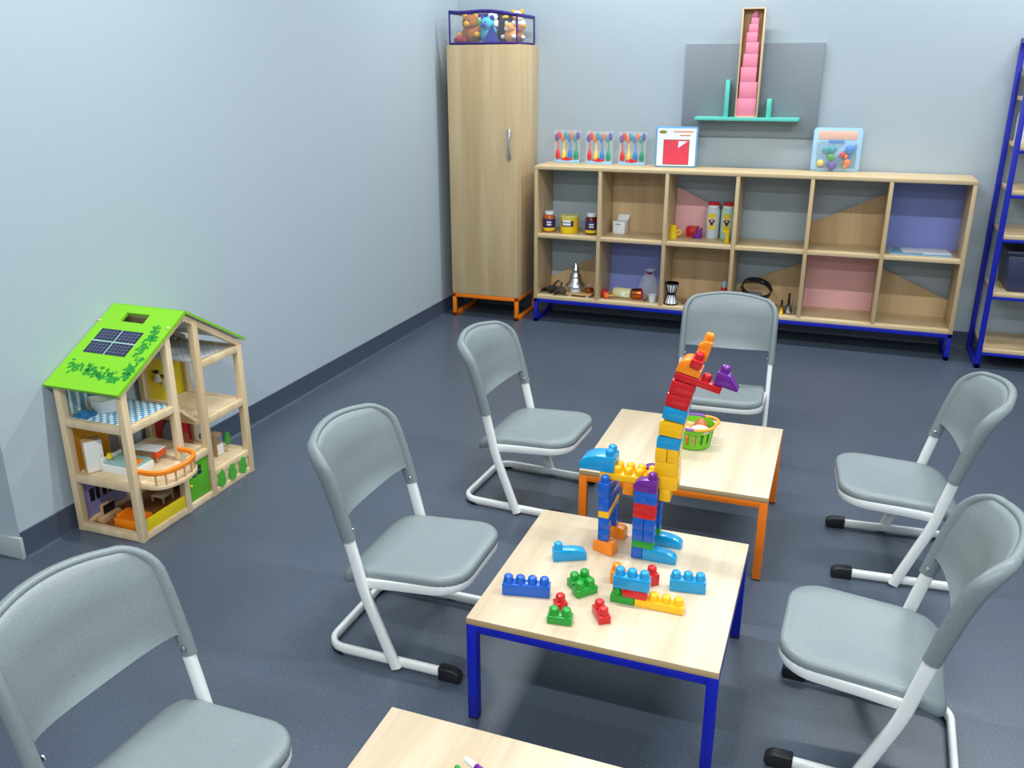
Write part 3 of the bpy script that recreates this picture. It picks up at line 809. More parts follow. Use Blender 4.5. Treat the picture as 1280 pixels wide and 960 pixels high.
    B().box(-.045, .045, -.03, .03, 0, .024, .004).build('seat', 'toy_orange', t); B().box(-.06, -.042, -.03, .032, 0, .046, .004).build('backrest', 'toy_orange', t)
    B().box(-.06, .045, -.044, -.029, 0, .036, .004).build('armrest', 'toy_orange', t); B().box(-.06, .045, .029, .044, 0, .036, .004).build('armrest', 'toy_orange', t)
    t = thing('toy_coffee_table', 'low brown toy table beside the orange toy sofa', 'toy table', (.225, -3.49, .016))
    B().box(-.03, .03, -.022, .022, .024, .03, .001).build('top', 'toy_brown', t)
    for x in (-.025, .025):
        for y in (-.018, .018): B().box(x-.003, x+.003, y-.003, y+.003, 0, .024).build('leg', 'toy_brown', t)
    t = thing('toy_television', 'toy television on a wooden bench before the purple dollhouse wall', 'toy television', (.085, -3.56, .016))
    B().box(-.018, .018, -.045, .045, 0, .022, .001).build('bench', 'pine_tray', t); B().box(-.006, .004, -.032, .032, .022, .066, .001).build('frame', 'pine_tray', t); B().box(.004, .006, -.027, .027, .027, .061).build('screen', 'toy_black', t)
    t = thing('toy_armchair', 'pale wooden toy armchair leaning under the dollhouse stairs', 'toy chair', (.17, -3.37, .016))
    B().box(-.03, .03, -.03, .03, .02, .028, .002).build('seat', 'pine', t); B().box(-.03, .03, .024, .03, .028, .09, .002).build('backrest', 'pine', t)
    for x in (-.026, .026):
        for y in (-.026, .026): B().box(x-.003, x+.003, y-.003, y+.003, 0, .02).build('leg', 'pine', t)
    # terrace
    t = thing('toy_cabinet', 'small wooden toy cabinet with white door on the dollhouse terrace', 'toy cabinet', (.225, -3.10, .104))
    B().box(-.022, .022, -.02, .02, 0, .095, .002).build('body', 'pine_tray', t); B().box(.022, .025, -.018, .018, .003, .05, .001).build('door', 'white_paint', t); B().box(.022, .0245, -.016, .016, .058, .085, .001).build('window', 'toy_grey', t)
    t = thing('toy_tree', 'flat green toy tree on a small wooden stand on the terrace', 'toy tree', (.245, -3.045, .104))
    B().box(-.008, .008, -.012, .012, 0, .006, .001).build('stand', 'pine', t); B().box(-.002, .002, -.003, .003, .006, .03).build('trunk', 'pine', t)
    B().prism([(.016*math.cos(a), .053+.03*math.sin(a)) for a in [2*PI*k/20 for k in range(20)]], 'x', -.003, .003, .001).build('crown', 'bush_green', t)
    t = thing('toy_stove', 'terracotta toy stove with domed hood before the red dollhouse wall', 'toy stove', (.085, -3.13, .104))
    B().box(-.03, .03, -.03, .03, 0, .05, .002).build('base', 'toy_brown', t); B().ball((0, 0, .05), (.03, .03, .045), 14).build('hood', plain('terracotta', rgb(190, 96, 60), .6), t)
dh_items()

# ------------------------------------------------------------------ wall panel, ledge, cube tower
def wall_display():
    o = B().box(-.405, .405, -.011, .011, -.269, .269, .001).build('pin_board', 'board_grey', None, loc=(1.938, -.0115, 1.486))
    tag(o, 'grey rectangular pin board mounted on the back wall', 'board')
    t = thing('wall_ledge', 'turquoise wooden wall ledge with two upright posts on the grey board', 'shelf', (1.936, -.023, 1.335))
    B().box(-.306, .306, -.115, 0, -.019, 0, .001).build('ledge', 'teal_wood', t)
    B().box(-.137, -.112, -.085, -.01, 0, .215, .001).build('post', 'teal_wood', t)
    B().box(.113, .138, -.085, -.01, 0, .108, .001).build('post', 'teal_wood', t)
    t = thing('tower_tray', 'narrow upright wooden tray holding a tower of pink cubes', 'tray', (1.932, -.085, 1.335), .0)
    W, H, D = .066, .612, .07
    B().box(-W, W, .027, .033, 0, H, .001).build('back_board', 'pine_tray', t)
    for s in (-1, 1): B().box(s*(W-.004)-.004, s*(W-.004)+.004, -D/2, .027, 0, H, .001).build('side_board', 'pine', t)
    B().box(-W+.008, W-.008, -D/2, .027, H-.008, H, .001).build('end_board', 'pine', t)
    B().box(-W+.008, W-.008, -D/2, .027, 0, .006, .001).build('end_board', 'pine', t)
    z = 1.335+.006
    for k in range(10):
        a = .113-.0102*k; hh = .103-.0098*k; dp = min(.052, a)
        zz = (hh if k else hh)
        xo = 1.932-.003+.0012*k
        names = ['largest', 'second largest', 'third largest', 'fourth largest', 'fifth largest', 'sixth largest', 'fourth smallest', 'third smallest', 'second smallest', 'smallest']
        o = B().box(-a/2, a/2, -dp/2, dp/2, 0, hh, .001).build('pink_cube', 'pink_cube', None, loc=(xo+.004*math.sin(k*2.1), -.085+.024-dp/2, z))
        tag(o, names[k]+' pink cube of the tower in the wooden tray', 'toy cube', 'pink tower cubes')
        z += hh+.0002
wall_display()

# ------------------------------------------------------------------ things on the cubby shelf
plain('clear_film', (.92, .95, .97, 1), .08, alpha=.10, var=0)
plain('clear_bag', (.9, .92, .96, 1), .06, alpha=.05, var=0)
for n, c in dict(t_red=(214, 40, 50), t_yellow=(240, 205, 90), t_blue=(40, 130, 200), t_green=(30, 150, 110), t_orange=(230, 120, 50), t_teal=(40, 150, 160), t_violet=(90, 70, 160), t_white=(236, 240, 244), t_lblue=(160, 205, 235)).items():
    plain(n, rgb(*c), .4)
def brush_pack(x, y, lab):
    t = thing('brush_pack', lab, 'brush pack', (x, y, SZT), 0, 'clear packs of brushes')
    B().box(-.088, .088, .012, .014, 0, .205, .0005).build('backing_card', 'clear_film', t)
    B().box(-.088, .088, -.012, .014, 0, .018, .001).build('base_card', 't_lblue', t)
    B().prism(rr(-.088, .088, -.010, .012, .008, 4), 'z', .018, .205).build('blister', 'clear_film', t)
    cols = ('t_red', 't_yellow', 't_blue', 't_green'); heads = (('t_violet', 't_red'), ('t_orange', 't_teal'), ('t_blue', 't_orange'), ('t_teal', 't_violet'))
    for k in range(4):
        px = -.063+.042*k
        b = B().lathe([(.0, .022), (.014, .026), (.017, .045), (.013, .072), (.005, .09), (.004, .135), (0, .136)], (px, .001, 0), 12).build('brush_handle', cols[k], t)
        B().ball((px-.008, .001, .160), (.015, .009, .026), 10).build('brush_head', heads[k][0], t)
        B().ball((px+.010, -.001, .174), (.014, .009, .026), 10).build('brush_head', heads[k][1], t)
    B().prism([(.04*math.cos(a), .026+.012*math.sin(a)) for a in [2*PI*k/16 for k in range(16)]], 'y', -.0125, -.0115).build('badge', 't_red', t)
brush_pack(.802, -.085, 'clear pack of four brushes standing beside the tall cupboard')
brush_pack(1.026, -.11, 'clear pack of four brushes between two others of its kind')
brush_pack(1.239, -.09, 'clear pack of four brushes beside the boxed red square puzzle')
def puzzle_box():
    t = thing('puzzle_box', 'white and blue box with a red square window on the cubby shelf', 'box', (1.53, -.14, SZT), .13)
    B().prism(rr(-.128, .128, .0, .245, .012, 4), 'y', -.018, .018, .002).build('carton', plain('carton_blue', rgb(96, 160, 205), .45), t)
    B().prism(rr(-.118, .118, .010, .236, .008, 4), 'y', -.0195, -.0175).build('front_card', 't_white', t)
    w = B().box(-.075, .075, -.0215, -.0195, .022, .165).build('window', plain('foam_red', rgb(226, 60, 84), .5), t)
    B().box(-.079, .079, -.0205, -.0194, .018, .169).build('window_frame', 'toy_brown', w)
    B().prism([(.068, .160), (.012, .160), (.012, .118)], 'y', -.0222, -.0214).build('cut_corner', 't_white', w)
    B().prism([(-.01, .16), (.012, .118), (.055, .03), (.05, .03), (.008, .112)], 'y', -.0221, -.0214).build('fold_line', plain('t_pink', rgb(240, 70, 110), .4), w)
    B().prism([(-.085+.024*math.cos(a), .214+.010*math.sin(a)) for a in [2*PI*k/16 for k in range(16)]], 'y', -.0202, -.0194).build('badge', plain('t_olive', rgb(130, 140, 40), .4), t)
    for x0, x1, z in ((-.02, .1, .216), (.02, .085, .194)): B().box(x0, x1, -.02, -.0195, z-.003, z+.003).build('print_line', 't_orange', t)
puzzle_box()
def toy_pack():
    t = thing('blister_pack', 'light blue blister pack of small colourful toys on the cubby shelf', 'toy pack', (2.473, -.085, SZT), .1)
    B().prism(rr(-.138, .138, 0, .252, .02, 4), 'y', .008, .014, .001).build('backing_card', 't_lblue', t)
    B().box(-.11, .11, .0065, .0085, .185, .235, .0005).build('header', plain('peach', rgb(232, 190, 170), .5), t)
    B().box(-.05, .04, .0055, .0066, .165, .18).build('print_strip', 't_blue', t)
    B().prism(rr(-.120, .120, .012, .18, .02, 4), 'y', -.03, .008, .004).build('blister', 'clear_film', t)
    for x, z, r, c in ((-.06,.125,.022,'t_teal'),(-.025,.128,.022,'t_teal'),(-.03,.085,.02,'bush_green'),(-.085,.05,.02,'t_yellow'),(-.02,.035,.026,'t_violet'),(.075,.13,.028,'t_blue'),(.065,.055,.022,'t_orange'),(.035,.1,.017,'t_red')):
        b = B(); b.ball((x, -.009, z), (r, .014, r), 12)
        if c == 't_blue': b.box(x-.004, x+.004, -.013, -.005, z-.06, z-.02)
        b.build('toy', c, t)
    for k in range(3): B().ball((.055+.014*(k % 2), -.01, .03+.03*k), (.012, .012, .014), 10).build('toy', 't_orange', t)
toy_pack()
# upper compartments
ZU = SMID
plain('amber_jar', rgb(190, 96, 16), .2, coat=.4); plain('dark_jar', rgb(96, 16, 14), .2, coat=.4)
plain('label_purple', rgb(58, 38, 96), .45); plain('label_yellow', rgb(240, 205, 20), .4); plain('lid_red', rgb(196, 34, 40), .35)
def jar(x, y, mat, lab):
    t = thing('paint_jar', lab, 'jar', (x, y, ZU), 0, 'paint jars in the top compartment')
    B().lathe([(0,0),(.036,0),(.040,.004),(.040,.098),(.034,.112),(.029,.116),(0,.116)], n=24).build('glass', mat, t)
    B().lathe([(0,.116),(.031,.116),(.031,.134),(.028,.138),(0,.138)], n=24).build('cap', 't_white', t)
    lb = B().lathe([(.0406,.03),(.0409,.031),(.0409,.088),(.0406,.089)], n=24).build('label', 'label_purple', t)
    B().lathe([(.0406,.012),(.0412,.013),(.0412,.03),(.0406,.031)], n=24).build('label_band', 'label_yellow', t)
    for z in (.052, .068): B().prism([(.0412*math.sin(a), -.0412*math.cos(a)) for a in [-.1+.09*k for k in range(9)]]+[(.0420*math.sin(a), -.0420*math.cos(a)) for a in [-.1+.09*k for k in range(8, -1, -1)]], 'z', z-.004, z+.005).build('label_print', 't_white', lb)
jar(.728, -.215, 'amber_jar', 'amber paint jar with white cap beside the yellow tub')
jar(1.018, -.215, 'dark_jar', 'dark red paint jar with white cap beside the yellow tub')
def tub():
    t = thing('paint_tub', 'wide yellow plastic tub with purple label between two paint jars', 'tub', (.866, -.21, ZU))
    B().lathe([(0,0),(.056,0),(.060,.006),(.060,.108),(0,.108)], n=28).build('body', 'label_yellow', t)
    B().lathe([(.062,.1),(.063,.102),(.063,.116),(.060,.119),(0,.119)], n=28).build('lid', plain('lid_pale', rgb(220, 214, 120), .4), t)
    lb = B().prism([(.0602*math.sin(a), -.0602*math.cos(a)) for a in [-.75+.15*k for k in range(11)]]+[(.0612*math.sin(a), -.0612*math.cos(a)) for a in [-.75+.15*k for k in range(10, -1, -1)]], 'z', .048, .086).build('label', 'label_purple', t)
    for z0, z1 in ((.056, .070), (.075, .092)): B().prism([(.0612*math.sin(a), -.0612*math.cos(a)) for a in [-.55+.12*k for k in range(9)]]+[(.0618*math.sin(a), -.0618*math.cos(a)) for a in [-.55+.12*k for k in range(8, -1, -1)]], 'z', z0, z1).build('label_print', 't_white', lb)
tub()
t = thing('small_box', 'small white carton with open flap in the plain oak compartment', 'box', (1.185, -.10, ZU), -.12)
B().box(-.04, .04, -.035, .035, 0, .078, .001).build('carton', 't_white', t)
B().box(-.038, .038, -.001, .001, 0, .05).build('flap', 't_white', t, loc=(0, .035, .078), rot=(-.9, 0, 0))
B().box(-.022, .012, -.0358, -.0348, .058, .064).build('print_line', 'toy_grey', t)
def cup(x, y, rz, lab):
    t = thing('toy_pitcher', lab, 'toy pitcher', (x, y, ZU), rz)
    B().lathe([(0,0),(.028,0),(.029,.006),(.024,.035),(.022,.055),(.024,.062),(.024,.078),(.018,.086),(0,.086)], n=20).build('body', 'label_yellow', t)
    B().tube([(.022,0,.05),(.045,0,.055),(.05,0,.04),(.042,0,.028),(.024,0,.022)], .006, n=8, side=(0,1,0)).build('handle', 'label_yellow', t)
cup(1.55, -.185, 0, 'yellow toy pitcher with handle in the pink-panelled compartment')
t = thing('toy_block', 'red square toy block in the pink-panelled compartment', 'toy block', (1.655, -.075, ZU), -.15)
B().box(-.035, .035, -.03, .03, 0, .066, .003).build('block', 'lid_red', t); B().lathe([(0,-.001),(.018,-.001),(.018,.004),(.012,.007),(0,.007)], n=16, M=Matrix.Translation((0, -.03, .034)) @ Matrix.Rotation(PI/2, 4, 'X')).build('knob', 'lid_red', t)
tag(B().prism([(-.028,0),(.03,0),(.03,.066),(.008,.066)], 'y', -.022, .022, .002).build('toy_wedge', 'brick_purple', None, loc=(1.692, -.125, ZU)), 'purple wedge-shaped toy block beside a clear bottle', 'toy block')
def bottle(x, y, mat, lab):
    t = thing('powder_bottle', lab, 'bottle', (x, y, ZU), 0, 'clear bottles with red lids'); t.scale = (1.05, 1.05, 1.1)
    B().lathe([(0,0),(.038,0),(.041,.005),(.041,.15),(.038,.168),(.030,.176),(0,.176)], n=24).build('bottle', mat, t)
    B().lathe([(0,.176),(.033,.176),(.034,.19),(0,.19)], n=24).build('neck_ring', 't_white', t)
    B().lathe([(0,.19),(.034,.19),(.035,.2),(.028,.207),(0,.207)], n=24).build('lid', 'lid_red', t)
    b = B(); pts = [(.031*math.cos(a), .10+.05*math.sin(a)) for a in [2*PI*k/24 for k in range(24)]]
    V = [b.bm.verts.new((.0418*math.sin(px/.0415), -.0418*math.cos(px/.0415), pz)) for px, pz in pts]; c = b.bm.verts.new((0, -.0422, .10))
    for k in range(24): b.bm.faces.new((c, V[k], V[(k+1) % 24]))
    lb = b.build('label', 'label_yellow', t, 80)
    B().prism([(-.020,.106),(-.008,.112),(.008,.112),(.020,.106),(.010,.092),(.006,.078),(-.006,.078),(-.010,.092)], 'y', -.0428, -.0405).build('label_print', 'dark_jar', lb)
    B().prism([(-.006,.107),(.006,.107),(.005,.100),(-.005,.100)], 'y', -.0432, -.0426).build('label_print', 't_white', lb)
plain('milky', rgb(206, 216, 226), .25, trans=.0, var=.03); plain('milky_green', rgb(178, 220, 208), .25, var=.05)
bottle(1.780, -.085, 'milky', 'milky clear bottle with red lid beside the purple wedge')
bottle(1.872, -.085, 'milky_green', 'pale green clear bottle with red lid beside the divider')
t = thing('toy_figure', 'small yellow toy tap figure in front of the pale green bottle', 'toy figure', (1.893, -.215, ZU))
B().prism([(-.014,0),(.014,0),(.011,.04),(.012,.062),(.016,.078),(-.032,.078),(-.032,.062),(-.013,.058),(-.011,.04)], 'y', -.012, .012, .003).build('body', 'label_yellow', t)
B().lathe([(0,0),(.016,0),(.016,.006),(0,.008)], n=16).build('foot', 'label_yellow', t)
t = thing('plastic_folder', 'clear bluish plastic folder lying in the blue-panelled compartment', 'folder', (3.0, -.17, ZU))
B().box(-.17, .17, -.10, .12, 0, .004, .001).build('sleeve', 't_lblue', t); B().box(-.1, .16, -.06, .10, .004, .010, .001).build('sheet', 't_white', t, rot=(0, 0, .1)); B().box(-.15, .02, -.09, .08, .004, .009, .001).build('sheet', 'sky_paint', t, rot=(0, 0, -.12))

# ------------------------------------------------------------------ lower compartments
ZL = SZB+.022
plain('dark_metal', rgb(138, 142, 146), .35, metal=1, var=.15, vscale=20); plain('silver', rgb(205, 205, 202), .25, metal=1, var=.1)
plain('copper', rgb(206, 110, 60), .25, metal=1, var=.1); plain('brass', rgb(206, 160, 60), .3, metal=1, var=.1)
def lower_items():
    def scoop(x, y, rz, lab, L=.085):
        t = thing('metal_scoop', lab, 'scoop', (x, y, ZL), rz, 'metal scoops in the corner compartment'); t.scale = (1.3, 1.3, 1.3)
        n = 10; b = B(); R = .03
        rows = [[(xx, R*math.cos(PI*k/n), R*math.sin(PI*k/n)) for k in range(n+1)] for xx in (-L/2, L/2)]
        rows2 = [[(xx, (R-.002)*math.cos(PI*k/n), (R-.002)*math.sin(PI*k/n)) for k in range(n+1)] for xx in (-L/2, L/2)]
        b.grid(rows); b.grid(rows2)
        for r0, r1 in ((rows[0], rows2[0]), (rows[1], rows2[1])): b.grid([r0, r1])
        b.build('bowl', 'dark_metal', t); B().tube([(L/2, 0, R-.001), (L/2+.03, 0, R+.012), (L/2+.05, 0, R+.01)], .005, n=8, side=(0,1,0)).build('handle', 'dark_metal', t)
    scoop(.735, -.215, 1.3, 'dark metal scoop lying next to the shelf side board')
    scoop(.822, -.255, 1.75, 'dark metal scoop lying beside the wooden board')
    t = thing('serving_board', 'small wooden board with white knobs in the compartment beside the cupboard', 'board', (.96, -.24, ZL))
    B().prism(rr(-.085, .09, -.06, .06, .012), 'z', .012, .024, .002).build('board', 'pine_tray', t)
    for x in (-.06, .06):
        for y in (-.04, .04): B().lathe([(0,0),(.010,0),(.013,.006),(.009,.012),(0,.012)], (x, y, 0), 14).build('knob', 't_white', t)
    t = thing('silver_cone', 'silver pagoda-shaped metal ornament on the small wooden board', 'ornament', (.925, -.235, ZL+.024)); t.scale = (1.2, 1.2, 1.12)
    B().lathe([(0,0),(.03,0),(.03,.035),(0,.035)], n=20).build('base', 't_white', t)
    B().lathe([(0,.035),(.055,.035),(.052,.045),(.036,.062),(.030,.085),(.033,.09),(.022,.108),(.019,.128),(.021,.132),(.012,.15),(.006,.172),(0,.178)], n=24).build('cone', 'silver', t)
    t = thing('copper_pot', 'small copper pot with clear lid on the small wooden board', 'pot', (1.02, -.235, ZL+.024))
    B().lathe([(0,0),(.022,0),(.030,.012),(.028,.028),(.022,.034),(0,.034)], n=20).build('pot', 'copper', t); B().ball((0, 0, .04), (.024, .024, .02), 14).build('lid', 'clear_bag', t)
    # compartment with the blue panel
    t = thing('rattle_ball', 'red and orange toy rattle in the lower blue compartment', 'rattle', (1.130, -.245, ZL), -.5)
    B().ball((0, 0, .028), (.027, .027, .028), 14).build('ball', 'lid_red', t); B().ball((.03, -.012, .022), (.022, .022, .022), 14).build('ball', 't_orange', t)
    B().tube([(.045, -.012, .024), (.085, -.01, .03)], .005, n=8, side=(0,1,0)).build('handle', 't_yellow', t)
    t = thing('wrapped_roll', 'pale yellow wrapped roll lying in the lower blue compartment', 'roll', (1.245, -.215, ZL))
    M = Matrix.Translation((0, 0, .034)) @ Matrix.Rotation(PI/2, 4, 'Y') @ Matrix.Rotation(.1, 4, 'X')
    B().lathe([(0,-.062),(.028,-.062),(.034,-.052),(.034,.05),(.03,.058),(0,.058)], n=20, M=M).build('roll', plain('pale_yellow', rgb(226, 218, 160), .5), t)
    B().box(-.005, .045, -.0355, -.0335, .018, .05).build('label', 't_white', t)
    t = thing('copper_tin', 'shiny copper tin lying beside the pale yellow roll', 'tin', (1.345, -.225, ZL))
    M = Matrix.Translation((0, 0, .037)) @ Matrix.Rotation(PI/2-.1, 4, 'Y')
    B().lathe([(0,-.03),(.036,-.03),(.037,-.026),(.037,.026),(.036,.03),(0,.03)], n=22, M=M).build('tin', 'copper', t)
    B().lathe([(0,.0301),(.028,.0301),(.028,.034),(0,.034)], n=20, M=M).build('lid', 'lid_red', t)
    t = thing('clear_bag', 'crumpled clear plastic bag standing behind the copper tin', 'bag', (1.40, -.125, ZL)); t.scale = (1.35, 1.2, 1.25)
    b = B(); o = [(math.cos(2*PI*k/16)*(1+.12*math.sin(k*2.3)), math.sin(2*PI*k/16)*(1+.12*math.cos(k*1.7))) for k in range(16)]
    R = [[b.bm.verts.new((x*r+.006*math.sin(z*90+k), y*r*.7, z)) for k, (x, y) in enumerate(o)] for r, z in ((.04,0),(.052,.02),(.045,.07),(.03,.11),(.014,.13),(.022,.15))]
    for p, q in zip(R, R[1:]):
        for k in range(16): b.bm.faces.new((p[k], p[(k+1) % 16], q[(k+1) % 16], q[k]))
    b.bm.faces.new(R[0][::-1]); b.build('film', plain('bag_film', (.9, .92, .95, 1), .08, alpha=.22, var=0), t, 20)
    B().lathe([(.014,.124),(.016,.127),(.016,.133),(.014,.136)], n=14).build('tie', 'dark_jar', t)
    t = thing('glass_cup', 'small pale glass cup with dark red ribbon before the divider', 'cup', (1.452, -.255, ZL))
    B().lathe([(0,0),(.022,0),(.028,.05),(.026,.05),(.02,.004),(0,.004)], n=20).build('cup', 'milky', t)
    B().tube([(-.022,-.012,.03),(-.045,-.02,.014),(-.06,.0,.006)], .006, .002, n=8, side=(0,0,1)).build('ribbon', 'dark_jar', t)
    # hourglass drum and its neighbours
    t = thing('hourglass_drum', 'small white hourglass drum with black lacing in the oak compartment', 'drum', (1.577, -.27, ZL)); t.scale = (1.08, 1.08, 1.25)
    B().lathe([(0,0),(.037,0),(.039,.004),(.036,.012),(.020,.05),(.018,.057),(.020,.064),(.036,.102),(.039,.110),(.037,.114),(0,.114)], n=24).build('shell', 't_white', t)
    l = B()
    for k in range(12):
        a = 2*PI*k/12; c = 2*PI*(k+.5)/12
        l.tube([(.0395*math.cos(a), .0395*math.sin(a), .004), (.0225*math.cos((a+c)/2), .0225*math.sin((a+c)/2), .057), (.0395*math.cos(c), .0395*math.sin(c), .110)], .0022, n=5, side=(0,0,1))
    l.lathe([(.0212,.05),(.024,.052),(.024,.062),(.0212,.064)], n=20); l.build('lacing', 'toy_black', t)
    for z in (.0, .106): B().lathe([(.0375,z),(.0405,z+.001),(.0405,z+.007),(.0375,z+.008)], n=24).build('hoop', 'toy_black', t)
    for k, (x, y, rz) in enumerate(((1.655, -.235, .3), (1.70, -.20, 1.0))):
        t = thing('wooden_rattle', ('brown wooden rattle lying beside the hourglass drum', 'brown wooden rattle lying beside the dark bowl')[k], 'rattle', (x, y, ZL), rz, 'small wooden rattles')
        B().ball((0, 0, .016), (.02, .016, .016), 12).build('head', 'toy_brown', t); B().tube([(.018, 0, .014), (.06, 0, .008)], .005, n=8, side=(0,1,0)).build('handle', 'pine_tray', t)
    t = thing('dark_bowl', 'upturned black bowl half hidden by the chair back', 'bowl', (1.775, -.21, ZL))
    B().lathe([(.05,0),(.052,.004),(.046,.03),(.028,.048),(.012,.053),(.012,.057),(0,.057)], n=22).build('bowl', 'toy_black', t); B().lathe([(.0515,.002),(.054,.003),(.054,.007),(.051,.008)], n=22).build('rim', 'brass', t)
    t = thing('spray_bottle', 'slim white and red bottle standing beside the divider', 'bottle', (1.885, -.09, ZL))
    B().lathe([(0,0),(.020,0),(.022,.004),(.022,.075),(.018,.09),(.012,.1),(0,.1)], n=20).build('bottle', plain('rose', rgb(226, 150, 160), .4), t)
    B().lathe([(.0221,.03),(.0226,.031),(.0226,.07),(.0221,.071)], n=20).build('label', 't_white', t); B().lathe([(.0222,.078),(.023,.079),(.0195,.094),(.0185,.094)], n=20).build('band', 'lid_red', t)
    B().lathe([(0,.1),(.013,.1),(.013,.13),(.01,.135),(0,.135)], n=16).build('cap', 't_lblue', t)
    # tambourine and small brass things
    t = thing('tambourine', 'black tambourine leaning on a wooden block behind the chair back', 'tambourine', (2.075, -.165, ZL))
    B().box(-.06, .05, -.02, .07, 0, .085, .003).build('block', 'toy_grey', t)
    M = Matrix.Translation((.02, -.01, .122)) @ Matrix.Rotation(.22, 4, 'Y') @ Matrix.Rotation(.42, 4, 'X')
    rg = B().lathe([(.088,-.018),(.094,-.018),(.094,.018),(.088,.018),(.088,-.018)], n=36, M=M).build('hoop', 'toy_black', t)
    for k in range(6):
        a = 2*PI*(k+.3)/6; B().lathe([(0,-.002),(.011,-.002),(.011,.002),(0,.002)], n=12, M=M @ Matrix.Translation((.093*math.cos(a), .093*math.sin(a), 0))).build('jingle', 'silver', rg)
    for k, (x, y, h, mt, nm, lab) in enumerate(((2.215, -.24, .075, 'silver', 'hand_bell', 'silver hand bell among the small metal things beside the pink compartment'), (2.262, -.27, .06, 'brass', 'hand_bell', 'brass hand bell among the small metal things beside the pink compartment'), (2.30, -.225, .085, 'dark_metal', 'hand_bell', 'dark metal hand bell among the small metal things beside the pink compartment'))):
        t = thing(nm, lab, 'bell', (x, y, ZL)); t.scale = (1.35, 1.35, 1.4)
        B().lathe([(0,0),(.020,0),(.021,.003),(.016,.014),(.013,.03),(.006,.036),(0,.036)], n=18).build('bell', mt, t); B().lathe([(.004,.036),(.006,.045),(.004,h-.006),(.006,h),(0,h+.002)], n=12).build('handle', 'toy_black' if k else 'pine_tray', t)
    t = thing('metal_tongs', 'folded metal tongs leaning beside the brass hand bell', 'tongs', (2.322, -.285, ZL), .2)
    for s in (-1, 1): B().tube([(s*.004, 0, 0), (s*.012, 0, .04), (s*.003, 0, .08)], .003, .005, n=8, side=(1,0,0)).build('arm', 'silver', t)
    B().ball((0, 0, .08), .006, 10).build('hinge', 'dark_metal', t)
lower_items()

